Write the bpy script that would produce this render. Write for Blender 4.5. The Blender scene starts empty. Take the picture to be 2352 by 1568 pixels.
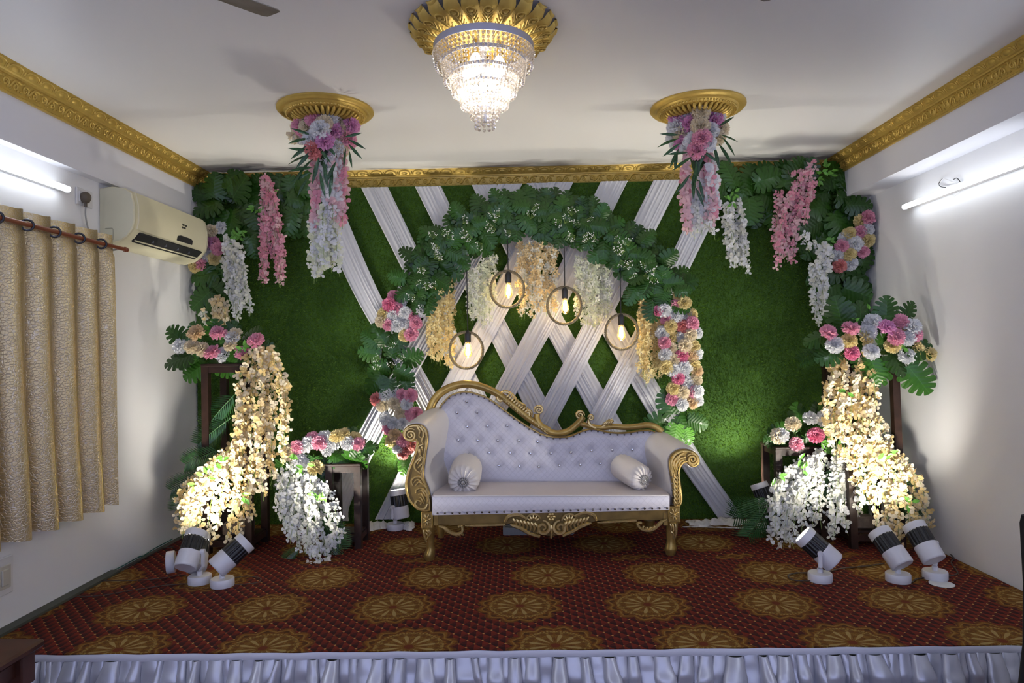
import bpy, math, random
import numpy as np
from mathutils import Vector, Matrix
random.seed(7)
PI = math.pi
SC = bpy.context.scene
COL = SC.collection

# ------------------------------------------------------------------ camera
F, CX, CY, H = 1568.0, 1176.0, 784.0, 1.5
def _basis(vpx=1203., vpy=806., roll=0.0175):
    y = Vector((vpx - CX, -(vpy - CY), F)).normalized()
    u = Vector((-math.sin(roll), math.cos(roll), 0)); u = (u - y * u.dot(y)).normalized()
    x = Vector((y[1]*u[2]-y[2]*u[1], y[2]*u[0]-y[0]*u[2], y[0]*u[1]-y[1]*u[0]))
    if x[0] < 0: x = -x
    return x, y, u
AX, AY, AZ = _basis()
cam = bpy.data.cameras.new('camera'); cam.sensor_width = 36.0; cam.lens = 36.0 * F / 2352.0
cam.clip_start = 0.05
camo = bpy.data.objects.new('camera', cam); COL.objects.link(camo)
right = Vector((AX[0], AY[0], AZ[0])); up = Vector((AX[1], AY[1], AZ[1])); fwd = Vector((AX[2], AY[2], AZ[2]))
m = Matrix.Identity(4)
for i in range(3):
    m[i][0] = right[i]; m[i][1] = up[i]; m[i][2] = -fwd[i]
m.translation = Vector((0, 0, H))
camo.matrix_world = m
SC.camera = camo

# ------------------------------------------------------------------ world, exposure
w = bpy.data.worlds.new('world'); SC.world = w; w.use_nodes = True
w.node_tree.nodes['Background'].inputs[0].default_value = (0.54, 0.61, 1.0, 1)
w.node_tree.nodes['Background'].inputs[1].default_value = 1.5
SC.view_settings.view_transform = 'Standard'
SC.view_settings.look = 'None'
SC.view_settings.gamma = 1.0
SC.view_settings.use_curve_mapping = False
SC.view_settings.exposure = 0.36
SC.cycles.use_denoising = True
SC.cycles.use_light_tree = False
SC.cycles.max_bounces = 4
SC.cycles.adaptive_threshold = 0.03
SC.cycles.diffuse_bounces = 3
SC.cycles.glossy_bounces = 2
SC.cycles.transparent_max_bounces = 6
SC.cycles.sample_clamp_indirect = 6.0

TUBE_W = 7.5       # emission of the wall tubes
SPOT_W = 72.0      # stage spot lamps
PEND_W = .9        # pendant bulbs
CHAN_W = 1.4        # chandelier bulbs

# ------------------------------------------------------------------ picture reading -> places in the room
def at(px, py, Y=None, X=None, Z=None):
    c = Vector((px - CX, -(py - CY), F))
    d = Vector((AX.dot(c), AY.dot(c), AZ.dot(c)))
    if Y is not None: t = Y / d[1]
    elif X is not None: t = X / d[0]
    else: t = (Z - H) / d[2]
    return Vector((0, 0, H)) + d * t

# ------------------------------------------------------------------ objects
WL = {}
def tag(o, label=None, cat=None, group=None, kind=None):
    if label: o['label'] = label
    if cat: o['category'] = cat
    if group: o['group'] = group
    if kind: o['kind'] = kind
    return o
def thing(name, label, cat, loc, group=None, kind=None):
    o = bpy.data.objects.new(name, None); COL.objects.link(o)
    o.empty_display_size = 0.05
    o.location = loc; WL[o.name] = Vector(loc)
    return tag(o, label, cat, group, kind)
class MB:
    def __init__(s): s.v = []; s.f = []; s.mi = []; s.cur = 0
    def add(s, vs, fs):
        n = len(s.v); s.v.extend([tuple(p) for p in vs])
        for f in fs: s.f.append(tuple(i + n for i in f)); s.mi.append(s.cur)
        return s
    def box(s, c, d, R=None, bev=0.0):
        c = Vector(c); hx, hy, hz = d[0]/2, d[1]/2, d[2]/2
        if bev <= 0:
            vs = [Vector((x*hx, y*hy, z*hz)) for z in (-1, 1) for y in (-1, 1) for x in (-1, 1)]
            fs = [(0,2,3,1),(4,5,7,6),(0,1,5,4),(2,6,7,3),(0,4,6,2),(1,3,7,5)]
        else:
            b = min(bev, hx*.9, hy*.9, hz*.9); vs = []; idx = {}
            for sx in (-1,1):
                for sy in (-1,1):
                    for sz in (-1,1):
                        idx[sx,sy,sz,'x'] = len(vs); vs.append(Vector((sx*hx, sy*(hy-b), sz*(hz-b))))
                        idx[sx,sy,sz,'y'] = len(vs); vs.append(Vector((sx*(hx-b), sy*hy, sz*(hz-b))))
                        idx[sx,sy,sz,'z'] = len(vs); vs.append(Vector((sx*(hx-b), sy*(hy-b), sz*hz)))
            fs = []
            q = ((-1,-1),(1,-1),(1,1),(-1,1))
            for sg in (-1,1):
                o = 1 if sg > 0 else -1
                fs.append([idx[sg,a,b2,'x'] for a,b2 in q][::o])
                fs.append([idx[a,sg,b2,'y'] for a,b2 in q][::-o])
                fs.append([idx[a,b2,sg,'z'] for a,b2 in q][::o])
            for a in (-1,1):
                for c2 in (-1,1):
                    fs.append([idx[a,c2,-1,'x'],idx[a,c2,1,'x'],idx[a,c2,1,'y'],idx[a,c2,-1,'y']])
                    fs.append([idx[a,-1,c2,'x'],idx[a,1,c2,'x'],idx[a,1,c2,'z'],idx[a,-1,c2,'z']])
                    fs.append([idx[-1,a,c2,'y'],idx[1,a,c2,'y'],idx[1,a,c2,'z'],idx[-1,a,c2,'z']])
                    for e in (-1,1): fs.append([idx[a,c2,e,'x'],idx[a,c2,e,'y'],idx[a,c2,e,'z']])
        if R is not None: vs = [R @ p for p in vs]
        return s.add([p + c for p in vs], fs)
    def tube(s, pts, r, sides=8, cap=True, closed=False, flat=1.0, up=None):
        pts = [Vector(p) for p in pts]; n = len(pts)
        rs = r if isinstance(r, (list, tuple)) else [r]*n
        tang = []
        for i in range(n):
            a = pts[(i-1) % n] if (closed or i > 0) else pts[0]
            b = pts[(i+1) % n] if (closed or i < n-1) else pts[-1]
            t = (b - a); tang.append(t.normalized() if t.length > 1e-9 else Vector((0,0,1)))
        ref = Vector(up) if up else (Vector((0,0,1)) if abs(tang[0].z) < .9 else Vector((1,0,0)))
        nx = (ref - tang[0]*ref.dot(tang[0])).normalized()
        vs = []
        for i in range(n):
            if up: nx = Vector(up)
            nx = nx - tang[i]*nx.dot(tang[i])
            nx = nx.normalized() if nx.length > 1e-9 else Vector((1,0,0))
            ny = tang[i].cross(nx)
            for k in range(sides):
                a = 2*PI*k/sides
                vs.append(pts[i] + (nx*math.cos(a)*flat + ny*math.sin(a))*rs[i])
        fs = []
        for i in range(n if closed else n-1):
            j = (i+1) % n
            for k in range(sides):
                k2 = (k+1) % sides
                fs.append((i*sides+k, i*sides+k2, j*sides+k2, j*sides+k))
        if cap and not closed:
            fs.append(tuple(range(sides))[::-1]); fs.append(tuple((n-1)*sides+k for k in range(sides)))
        return s.add(vs, fs)
    def lathe(s, prof, c, axis=(0,0,1), n=24, cap=True):
        ax = Vector(axis).normalized(); ref = Vector((0,0,1)) if abs(ax.z) < .9 else Vector((1,0,0))
        e1 = (ref - ax*ref.dot(ax)).normalized(); e2 = ax.cross(e1); c = Vector(c)
        vs = []
        for (r, z) in prof:
            for k in range(n):
                a = 2*PI*k/n
                vs.append(c + ax*z + (e1*math.cos(a) + e2*math.sin(a))*r)
        fs = []
        for i in range(len(prof)-1):
            for k in range(n):
                k2 = (k+1) % n
                fs.append((i*n+k, i*n+k2, (i+1)*n+k2, (i+1)*n+k))
        if cap:
            fs.append(tuple(range(n))[::-1]); fs.append(tuple((len(prof)-1)*n+k for k in range(n)))
        return s.add(vs, fs)
    def loft(s, rings, cap=True, closed=True):
        n = len(rings[0]); vs = [p for r in rings for p in r]; fs = []
        for i in range(len(rings)-1):
            for k in range(n if closed else n-1):
                k2 = (k+1) % n
                fs.append((i*n+k, i*n+k2, (i+1)*n+k2, (i+1)*n+k))
        if cap: fs.append(tuple(range(n))[::-1]); fs.append(tuple((len(rings)-1)*n+k for k in range(n)))
        return s.add(vs, fs)
    def grid(s, fn, nu, nv):
        vs = [fn(i/nu, j/nv) for j in range(nv+1) for i in range(nu+1)]
        fs = [(j*(nu+1)+i, j*(nu+1)+i+1, (j+1)*(nu+1)+i+1, (j+1)*(nu+1)+i) for j in range(nv) for i in range(nu)]
        return s.add(vs, fs)
    def ball(s, c, r, n=8, m=6, sq=(1,1,1)):
        c = Vector(c); vs = [c + Vector((0,0,r*sq[2]))]
        for i in range(1, m):
            t = PI*i/m
            for k in range(n):
                a = 2*PI*k/n
                vs.append(c + Vector((r*sq[0]*math.sin(t)*math.cos(a), r*sq[1]*math.sin(t)*math.sin(a), r*sq[2]*math.cos(t))))
        vs.append(c - Vector((0,0,r*sq[2]))); fs = []
        for k in range(n): fs.append((0, 1+k, 1+(k+1)%n))
        for i in range(m-2):
            for k in range(n):
                a = 1+i*n+k; b = 1+i*n+(k+1)%n
                fs.append((a, a+n, b+n, b))
        L = len(vs)-1
        for k in range(n): fs.append((L, 1+(m-2)*n+(k+1)%n, 1+(m-2)*n+k))
        return s.add(vs, fs)
    def mesh(s, name, mats, smooth=True, org=(0,0,0)):
        me = bpy.data.meshes.new(name); o = Vector(org)
        me.from_pydata([(x-o[0], y-o[1], z-o[2]) for x, y, z in s.v], [], s.f)
        for mm in (mats if isinstance(mats, (list, tuple)) else [mats]): me.materials.append(mm)
        if max(s.mi, default=0) > 0: me.polygons.foreach_set('material_index', s.mi)
        if smooth:
            me.polygons.foreach_set('use_smooth', [True]*len(me.polygons))
            try: me.set_sharp_from_angle(angle=math.radians(smooth if smooth is not True else 38))
            except Exception: pass
        me.update()
        return me
def put(name, mb, mat, parent=None, origin=None, smooth=True):
    """link a mesh (given in room coordinates) as ONE object, part of parent when given"""
    if origin is None:
        if parent is not None: origin = WL[parent.name]
        else:
            a = np.array(mb.v); lo, hi = a.min(0), a.max(0); origin = Vector(((lo[0]+hi[0])/2, (lo[1]+hi[1])/2, lo[2]))
    origin = Vector(origin)
    o = bpy.data.objects.new(name, mb.mesh(name, mat, smooth, origin)); COL.objects.link(o)
    WL[o.name] = origin
    if parent is not None: o.parent = parent; o.location = origin - WL[parent.name]
    else: o.location = origin
    return o
def inst(name, me, parent, pos, R=None, sc=1.0):
    """an object that shares mesh data, placed at a room position"""
    o = bpy.data.objects.new(name, me); COL.objects.link(o)
    WL[o.name] = Vector(pos)
    M4 = (R.to_4x4() if R is not None else Matrix.Identity(4)) @ (Matrix.Diagonal((sc, sc, sc, 1)) if not isinstance(sc, (tuple, list)) else Matrix.Diagonal((*sc, 1)))
    M4.translation = Vector(pos) - (WL[parent.name] if parent is not None else Vector())
    if parent is not None: o.parent = parent
    o.matrix_basis = M4
    return o
def frame(tip, nrm):
    y = Vector(tip).normalized(); z = Vector(nrm); z = (z - y*z.dot(y)).normalized(); x = y.cross(z)
    return Matrix((x, y, z)).transposed()
def aim_z(d, spin=0.0):
    z = Vector(d).normalized(); r = Vector((1,0,0)) if abs(z.x) < .8 else Vector((0,1,0))
    x = (r - z*r.dot(z)).normalized(); y = z.cross(x)
    return Matrix((x, y, z)).transposed() @ Matrix.Rotation(spin, 3, 'Z')
def smoothpath(pts, n=8, closed=False):
    P = [Vector(p) for p in pts]; L = len(P); out = []
    for i in range(L if closed else L-1):
        p0 = P[(i-1) % L] if (closed or i > 0) else P[0]*2-P[1]
        p1 = P[i]; p2 = P[(i+1) % L]
        p3 = P[(i+2) % L] if (closed or i < L-2) else P[-1]*2-P[-2]
        for k in range(n):
            t = k/n
            out.append(0.5*((2*p1)+(p2-p0)*t+(2*p0-5*p1+4*p2-p3)*t*t+(3*p1-p0-3*p2+p3)*t**3))
    if not closed: out.append(P[-1])
    return out
def resample(pts, n):
    d = [0]
    for i in range(1, len(pts)): d.append(d[-1] + (pts[i]-pts[i-1]).length)
    out = []; j = 0
    for k in range(n):
        s = d[-1]*k/(n-1)
        while j < len(d)-2 and d[j+1] < s: j += 1
        t = (s-d[j])/max(d[j+1]-d[j], 1e-9)
        out.append(pts[j].lerp(pts[j+1], min(max(t,0),1)))
    return out
U = random.uniform

# ------------------------------------------------------------------ materials
class E:
    """tiny node-expression helper"""
    def __init__(s, nt, sock): s.nt = nt; s.s = sock
    def op(s, o, b=None, c=None):
        n = s.nt.nodes.new('ShaderNodeMath'); n.operation = o
        for i, x in enumerate((s, b, c)):
            if x is None: continue
            if isinstance(x, E): s.nt.links.new(x.s, n.inputs[i])
            else: n.inputs[i].default_value = x
        return E(s.nt, n.outputs[0])
    def __add__(s, b): return s.op('ADD', b)
    def __sub__(s, b): return s.op('SUBTRACT', b)
    def __mul__(s, b): return s.op('MULTIPLY', b)
    def __truediv__(s, b): return s.op('DIVIDE', b)
    def lt(s, b): return s.op('LESS_THAN', b)
    def gt(s, b): return s.op('GREATER_THAN', b)
    def fract(s): return s.op('FRACT')
    def floor(s): return s.op('FLOOR')
    def abs(s): return s.op('ABSOLUTE')
    def min(s, b): return s.op('MINIMUM', b)
    def max(s, b): return s.op('MAXIMUM', b)
    def sin(s): return s.op('SINE')
    def cos(s): return s.op('COSINE')
def mixc(nt, f, a, b):
    n = nt.nodes.new('ShaderNodeMix'); n.data_type = 'RGBA'
    for sock, x in ((n.inputs['Factor'], f), (n.inputs[6], a), (n.inputs[7], b)):
        if isinstance(x, E): nt.links.new(x.s, sock)
        elif isinstance(x, (tuple, list)): sock.default_value = (*x[:3], 1)
        elif isinstance(x, (int, float)): sock.default_value = x
        else: nt.links.new(x, sock)
    return n.outputs[2]
def coords(nt, kind='Object'):
    t = nt.nodes.new('ShaderNodeTexCoord'); s = nt.nodes.new('ShaderNodeSeparateXYZ')
    nt.links.new(t.outputs[kind], s.inputs[0])
    return [E(nt, s.outputs[i]) for i in range(3)], t.outputs[kind]
def noise(nt, scale, vec=None, detail=3.0, rough=.5):
    n = nt.nodes.new('ShaderNodeTexNoise'); n.inputs['Scale'].default_value = scale; n.inputs['Detail'].default_value = detail
    n.inputs['Roughness'].default_value = rough
    if vec is not None: nt.links.new(vec, n.inputs['Vector'])
    return E(nt, n.outputs['Fac'])
def bump(nt, bs, h, strength=.3, dist=.01):
    n = nt.nodes.new('ShaderNodeBump'); n.inputs['Strength'].default_value = strength; n.inputs['Distance'].default_value = dist
    nt.links.new(h.s, n.inputs['Height']); nt.links.new(n.outputs[0], bs.inputs['Normal'])
MATS = {}
def mat(name, col, rough=.5, metal=0.0, vary=0.0, vscale=3.0, col2=None, bumps=None, trans=0.0, spec=.5, sheen=0.0, rnd=0.0, coat=0.0, emit=None):
    if name in MATS: return MATS[name]
    m = bpy.data.materials.new(name); m.use_nodes = True; nt = m.node_tree; b = nt.nodes['Principled BSDF']
    b.inputs['Roughness'].default_value = rough; b.inputs['Metallic'].default_value = metal
    b.inputs['Specular IOR Level'].default_value = spec
    b.inputs['Base Color'].default_value = (*col, 1)
    if sheen: b.inputs['Sheen Weight'].default_value = sheen
    if coat: b.inputs['Coat Weight'].default_value = coat; b.inputs['Coat Roughness'].default_value = .15
    out = None; vec = None
    if vary or bumps: _, vec = coords(nt)
    if vary:
        f = noise(nt, vscale, vec, 4.0)
        f = ((f - .5) * 2.2 + .5).max(0).min(1)
        c2 = col2 or tuple(max(0, c*(1-vary)) for c in col)
        out = mixc(nt, f, col, c2)
    if rnd:
        oi = nt.nodes.new('ShaderNodeObjectInfo'); r = E(nt, oi.outputs['Random'])
        c2 = tuple(min(1, c*(1+rnd)) for c in col); c1 = tuple(c*(1-rnd) for c in col)
        rc = mixc(nt, r, c1, c2)
        if out is not None: out = mixc(nt, .5, out, rc)
        else: out = rc
    if out is not None: nt.links.new(out, b.inputs['Base Color'])
    if bumps: bump(nt, b, noise(nt, bumps[0], vec, 4.0), bumps[1], bumps[2] if len(bumps) > 2 else .01)
    if trans:
        tr = nt.nodes.new('ShaderNodeBsdfTranslucent'); mx = nt.nodes.new('ShaderNodeMixShader'); mx.inputs[0].default_value = trans
        if out is not None: nt.links.new(out, tr.inputs[0])
        else: tr.inputs[0].default_value = (*col, 1)
        nt.links.new(b.outputs[0], mx.inputs[1]); nt.links.new(tr.outputs[0], mx.inputs[2])
        nt.links.new(mx.outputs[0], nt.nodes['Material Output'].inputs[0])
    if emit:
        b.inputs['Emission Color'].default_value = (*emit[0], 1); b.inputs['Emission Strength'].default_value = emit[1]
    MATS[name] = m
    return m

M_WALL = mat('white_wall_paint', (.86,.855,.86), .55, vary=.07, vscale=1.3, bumps=(60,.05,.004))
M_WALLB = mat('lavender_white_wall_paint', (.80,.80,.85), .5, vary=.06, vscale=1.1)
M_CEIL = mat('ceiling_paint', (.84,.83,.815), .42, vary=.04, vscale=.8)
M_GOLD = mat('gold_paint', (.66,.45,.10), .40, .42, vary=.22, vscale=9, bumps=(90,.12,.003))
M_SGOLD = mat('antique_gold', (.50,.345,.105), .33, .68, vary=.45, vscale=14, col2=(.30,.195,.055), bumps=(120,.08,.002))
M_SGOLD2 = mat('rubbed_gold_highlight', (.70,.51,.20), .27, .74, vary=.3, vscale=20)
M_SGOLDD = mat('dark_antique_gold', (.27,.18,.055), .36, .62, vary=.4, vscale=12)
M_WHITEPL = mat('white_lamp_enamel', (.74,.73,.76), .35, vary=.06, vscale=20)
M_BLACKPL = mat('black_plastic', (.012,.012,.013), .38)
M_BLACKC = mat('black_cloth', (.008,.008,.008), .9, bumps=(200,.2,.003))
M_WOOD = mat('dark_stained_wood', (.016,.008,.006), .42, vary=.55, vscale=18, col2=(.034,.016,.011), spec=.3, bumps=(60,.2,.003))
M_BENCH = mat('bench_wood', (.075,.022,.012), .4, vary=.5, vscale=9)
M_BRICK = mat('grey_brick', (.17,.13,.10), .85, vary=.4, vscale=25, bumps=(50,.5,.01))
M_LEATHER = mat('white_leatherette', (.70,.67,.66), .38, vary=.05, vscale=5, bumps=(40,.08,.004))
M_CRYSTAL = mat('cut_crystal_button', (.75,.75,.78), .08, .85)
M_NAIL = mat('dark_nail_head', (.16,.14,.12), .25, .9)
M_SILVER = mat('chrome_ring', (.56,.59,.74), .28, .55)
M_CORD = mat('black_cord', (.01,.01,.01), .6)
M_WIREG = mat('green_wire', (.02,.12,.09), .5)
M_WIREB = mat('brown_wire', (.045,.03,.025), .6)
M_ACBODY = mat('cream_plastic', (.70,.66,.46), .38, vary=.06, vscale=4)
M_ROD = mat('brown_curtain_rod', (.22,.055,.022), .3, coat=.3)
M_ROPE = mat('twisted_jute_rope', (.23,.19,.12), .85, vary=.5, vscale=60)
M_STEM = mat('pale_green_stem', (.22,.32,.08), .5)
M_GREY = mat('grey_metal', (.20,.21,.22), .45, .3)
M_DARK = mat('dark_recess', (.01,.01,.012), .6)
M_SOCK = mat('socket_plastic', (.72,.71,.70), .4)
M_PLUG = mat('brown_plug', (.11,.085,.06), .5)
M_FAN = mat('fan_blade_paint', (.30,.27,.22), .45, vary=.5, vscale=8, col2=(.17,.14,.10))
M_FLOOR = mat('hall_floor_carpet', (.12,.03,.025), .9, vary=.4, vscale=6)

def emission(name, col, s):
    m = bpy.data.materials.new(name); m.use_nodes = True; nt = m.node_tree
    nt.nodes.remove(nt.nodes['Principled BSDF']); e = nt.nodes.new('ShaderNodeEmission')
    e.inputs[0].default_value = (*col, 1); e.inputs[1].default_value = s
    nt.links.new(e.outputs[0], nt.nodes['Material Output'].inputs[0]); return m
M_TUBE = emission('lit_tube', (.86,.92,1.0), TUBE_W)
M_TUBEFILL = emission('fill_tube', (.80,.88,1.0), 52)  # strong glow of the unseen tubes added as fill from the camera side
M_LENS = emission('lit_spot_lens', (1.0,.95,.82), 30)
M_BULB = emission('lit_filament', (1.0,.80,.42), 60)
M_CBULB = emission('lit_led_bulb', (1.0,.95,.86), 6)
for _m in (M_LENS, M_BULB, M_CBULB): _m.cycles.emission_sampling = 'NONE'
def glassy(name, col, tf=.55, rough=.05, tl=.45):
    m = bpy.data.materials.new(name); m.use_nodes = True; nt = m.node_tree; nt.nodes.remove(nt.nodes['Principled BSDF'])
    t = nt.nodes.new('ShaderNodeBsdfTransparent'); t.inputs[0].default_value = (*col, 1)
    g = nt.nodes.new('ShaderNodeBsdfGlossy'); g.inputs['Roughness'].default_value = rough
    d = nt.nodes.new('ShaderNodeBsdfTranslucent'); d.inputs[0].default_value = (*col, 1)
    m1 = nt.nodes.new('ShaderNodeMixShader'); m1.inputs[0].default_value = tl
    nt.links.new(g.outputs[0], m1.inputs[1]); nt.links.new(d.outputs[0], m1.inputs[2])
    m2 = nt.nodes.new('ShaderNodeMixShader'); m2.inputs[0].default_value = tf
    nt.links.new(m1.outputs[0], m2.inputs[1]); nt.links.new(t.outputs[0], m2.inputs[2])
    nt.links.new(m2.outputs[0], nt.nodes['Material Output'].inputs[0]); return m
M_BEAD = glassy('crystal_bead', (.97,.93,.88), .46, .06, .30)
M_BULBG = glassy('amber_bulb_glass', (1.0,.80,.45), .8, .03)

def leafmat(name, c, rough=.33):
    m = bpy.data.materials.new(name); m.use_nodes = True; nt = m.node_tree; b = nt.nodes['Principled BSDF']
    (x, y, z), vec = coords(nt)
    oi = nt.nodes.new('ShaderNodeObjectInfo'); r = E(nt, oi.outputs['Random'])
    base = mixc(nt, r, tuple(k*.68 for k in c), tuple(k*1.35 for k in c))
    n = noise(nt, 6.0, vec); base = mixc(nt, n*.5, base, tuple(k*.6 for k in c))
    vein = x.abs().lt(.012)
    ang = (y - x.abs()*.55)
    side = ((ang*7.5).fract() - .5).abs().lt(.045)
    base = mixc(nt, vein.max(side*.35)*.4, base, tuple(min(1, k*2.0+.02) for k in c))
    nt.links.new(base, b.inputs['Base Color']); b.inputs['Roughness'].default_value = rough; b.inputs['Specular IOR Level'].default_value = .3; b.inputs['Coat Weight'].default_value = .3; b.inputs['Coat Roughness'].default_value = .14
    h = ((ang*7.5).fract() - .5).abs()
    bump(nt, b, h, .2, .02)
    tr = nt.nodes.new('ShaderNodeBsdfTranslucent'); nt.links.new(base, tr.inputs[0])
    mx = nt.nodes.new('ShaderNodeMixShader'); mx.inputs[0].default_value = .08
    nt.links.new(b.outputs[0], mx.inputs[1]); nt.links.new(tr.outputs[0], mx.inputs[2])
    nt.links.new(mx.outputs[0], nt.nodes['Material Output'].inputs[0])
    return m
M_LEAF = leafmat('monstera_green', (.021,.082,.006), .36)
M_LEAFB = leafmat('fresh_leaf_green', (.12,.33,.04), .4)
M_PALM = leafmat('palm_green', (.028,.095,.024))
M_LANCE = leafmat('lance_leaf_green', (.022,.078,.022), .4)
def petal(name, c, tr=.36, rnd=.06):
    return mat(name, c, .62, trans=tr, rnd=rnd, vary=.07, vscale=30)
FC = dict(pink=petal('pink_petal', (.93,.46,.58)), hot=petal('hot_pink_petal', (.90,.31,.47)), white=petal('white_petal', (.91,.91,.91)),
          cream=petal('cream_petal', (.90,.79,.58)), yellow=petal('yellow_petal', (.90,.76,.38)), peach=petal('peach_petal', (.87,.66,.41)),
          coral=petal('coral_petal', (.88,.36,.33)), orchid=petal('orchid_pink_petal', (.82,.40,.64)), ltpink=petal('pale_pink_petal', (.90,.60,.62)),
          rose=petal('rose_petal', (.88,.38,.47)), gold=petal('golden_cream_petal', (.85,.645,.29)), ivory=petal('ivory_petal', (.87,.86,.76)),
          lime=petal('greenish_white_petal', (.82,.84,.62)), amber=petal('amber_cream_petal', (.86,.68,.38)))
# ================================================================== the room
ZC = 3.14; YB = 6.14; XL = -2.93; XR = 3.0; Y0 = -2.6; ZF = -0.2
def st(name, mb, mt, label, parent=None, smooth=False):
    return tag(put(name, mb, mt, parent, smooth=smooth), label, None, None, 'structure')
st('floor', MB().box(((XL+XR)/2, (Y0+3.5)/2, ZF-.05), (XR-XL+.4, 3.5-Y0, .1)), M_FLOOR, 'dark red floor of the hall in front of the stage')
st('stage_platform', MB().box(((XL+XR)/2, (3.47+YB)/2, (ZF-.008)/2-.004), (XR-XL+.2, YB-3.47, -ZF-.008)), mat('stage_board', (.075,.08,.06), .8), 'low stage platform filling the end of the room')
st('wall_back', MB().box(((XL+XR)/2, YB+.05, ZC/2), (XR-XL+.4, .1, ZC+.4)), M_WALL, 'white back wall behind the green grass panel')
st('wall_left', MB().box((XL-.05, (Y0+YB)/2, (ZC+ZF)/2), (.1, YB-Y0, ZC-ZF)), M_WALL, 'white side wall carrying the curtain and socket')
st('wall_right', MB().box((XR+.05, (Y0+YB)/2, (ZC+ZF)/2), (.1, YB-Y0, ZC-ZF)), M_WALL, 'white side wall with the long tube light and wire loop')
st('beam_left', MB().box((-2.905, (Y0+YB)/2, (2.718+ZC)/2), (.09, YB-Y0, ZC-2.718)), M_WALLB, 'white beam above the curtain and air conditioner')
st('beam_right', MB().box(((2.785+XR)/2, (Y0+YB)/2, (2.775+ZC)/2), (XR-2.785, YB-Y0, ZC-2.775)), M_WALLB, 'deep white beam above the long tube light')
st('ceiling', MB().box(((XL+XR)/2, (Y0+YB)/2, ZC+.05), (XR-XL+.4, YB-Y0, .1)), M_CEIL, 'plain white painted ceiling of the hall')

# ---- gold cornices: profile swept along, with scroll and egg ornaments as pieces
def ornament_meshes():
    a = MB()
    # running scroll in (u, v) with n outward; length .15, height .07
    def sp(cu, cv, r0, r1, a0, turns, n=22):
        return [Vector((cu + (r0+(r1-r0)*i/n)*math.cos(a0+turns*2*PI*i/n), cv + (r0+(r1-r0)*i/n)*math.sin(a0+turns*2*PI*i/n), .002)) for i in range(n+1)]
    p = sp(.040, 0, .026, .004, -PI*.35, 1.6)
    a.tube(p, [.0070*(1-.45*i/22) for i in range(23)], 5)
    p2 = smoothpath([(.052,-.026,.002),(.075,-.014,.002),(.092,.012,.002),(.115,.026,.002),(.150,.022,.002)], 5)
    a.tube(p2, .0068, 5)
    p3 = sp(.112, -.006, .020, .004, PI*.6, -1.2, 16)
    a.tube(p3, .0056, 5)
    for u, v in ((.066,.018),(.082,-.026),(.135,-.024),(.015,.026),(.010,-.024)):
        a.ball((u, v, .003), .0075, 6, 4, (1.3,1,.7))
    b = MB()
    b.tube(smoothpath([(-.05,-.018,.002),(-.042,.012,.004),(0,.024,.006),(.042,.012,.004),(.05,-.018,.002)], 5), .0045, 5)
    b.ball((.075-.012,0.0,.004), .011, 6, 5, (.9,1.3,.6))
    b.ball((0,-.004,.0), .026, 8, 5, (1.1,.62,.3))
    return a.mesh('scroll_ornament', M_GOLD), b.mesh('egg_ornament', M_GOLD)
ME_SCROLL, ME_EGG = ornament_meshes()
def cornice(name, label, p0, p1, out, z0=2.985):
    """profile runs from p0 to p1 along the wall, growing towards 'out'"""
    p0, p1, out = Vector(p0), Vector(p1), Vector(out); d = (p1-p0); Ln = d.length; d.normalize()
    k = (ZC - z0)/.155
    prof = [(0,0),(.016,0),(.018,.008*k),(.012,.014*k),(.016,.022*k),(.034,.092*k),(.044,.094*k),(.046,.104*k),(.058,.108*k),(.074,.128*k),(.086,.146*k),(.092,.155*k),(0,.155*k)]
    rings = [[q + out*a + Vector((0,0,z0+b)) for a, b in prof] for q in (p0, p1)]
    o = put(name, MB().loft(rings), M_GOLD, origin=(p0+p1)/2+Vector((0,0,z0)), smooth=20)
    tag(o, label, None, None, 'structure')
    up = (out*(.034-.016) + Vector((0,0,.07*k))).normalized(); n = d.cross(up); n = n if n.dot(out) > 0 else -n
    sgn = 1 if d.cross(up).dot(out) > 0 else -1
    R = Matrix((d*sgn, up, n)).transposed()
    cnt = int(Ln/.15)
    for i in range(cnt):
        base = (p0 if sgn > 0 else p1) + d*sgn*(.15*i+.01) + out*.025 + Vector((0,0,z0+.057*k))
        inst('scroll_ornament', ME_SCROLL, o, base, R)
    up2 = (out*.034 + Vector((0,0,.045*k))).normalized(); n2 = d.cross(up2)*sgn
    R2 = Matrix((d*sgn, up2, n2)).transposed()
    for i in range(int(Ln/.125)):
        base = p0 + d*(.125*i+.07) + out*.071 + Vector((0,0,z0+.128*k))
        inst('egg_ornament', ME_EGG, o, base, R2)
cornice('trim_1', 'gold scroll cornice above the air conditioner wall', (-2.86, 2.9, 0), (-2.86, YB, 0), (1,0,0), 2.985)
cornice('trim_2', 'gold scroll cornice along the top of the grass panel', (-2.86, YB, 0), (2.785, YB, 0), (0,-1,0), 2.985)
cornice('trim_3', 'gold scroll cornice above the long tube light', (2.785, YB, 0), (2.785, 2.9, 0), (-1,0,0), 2.995)

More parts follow.
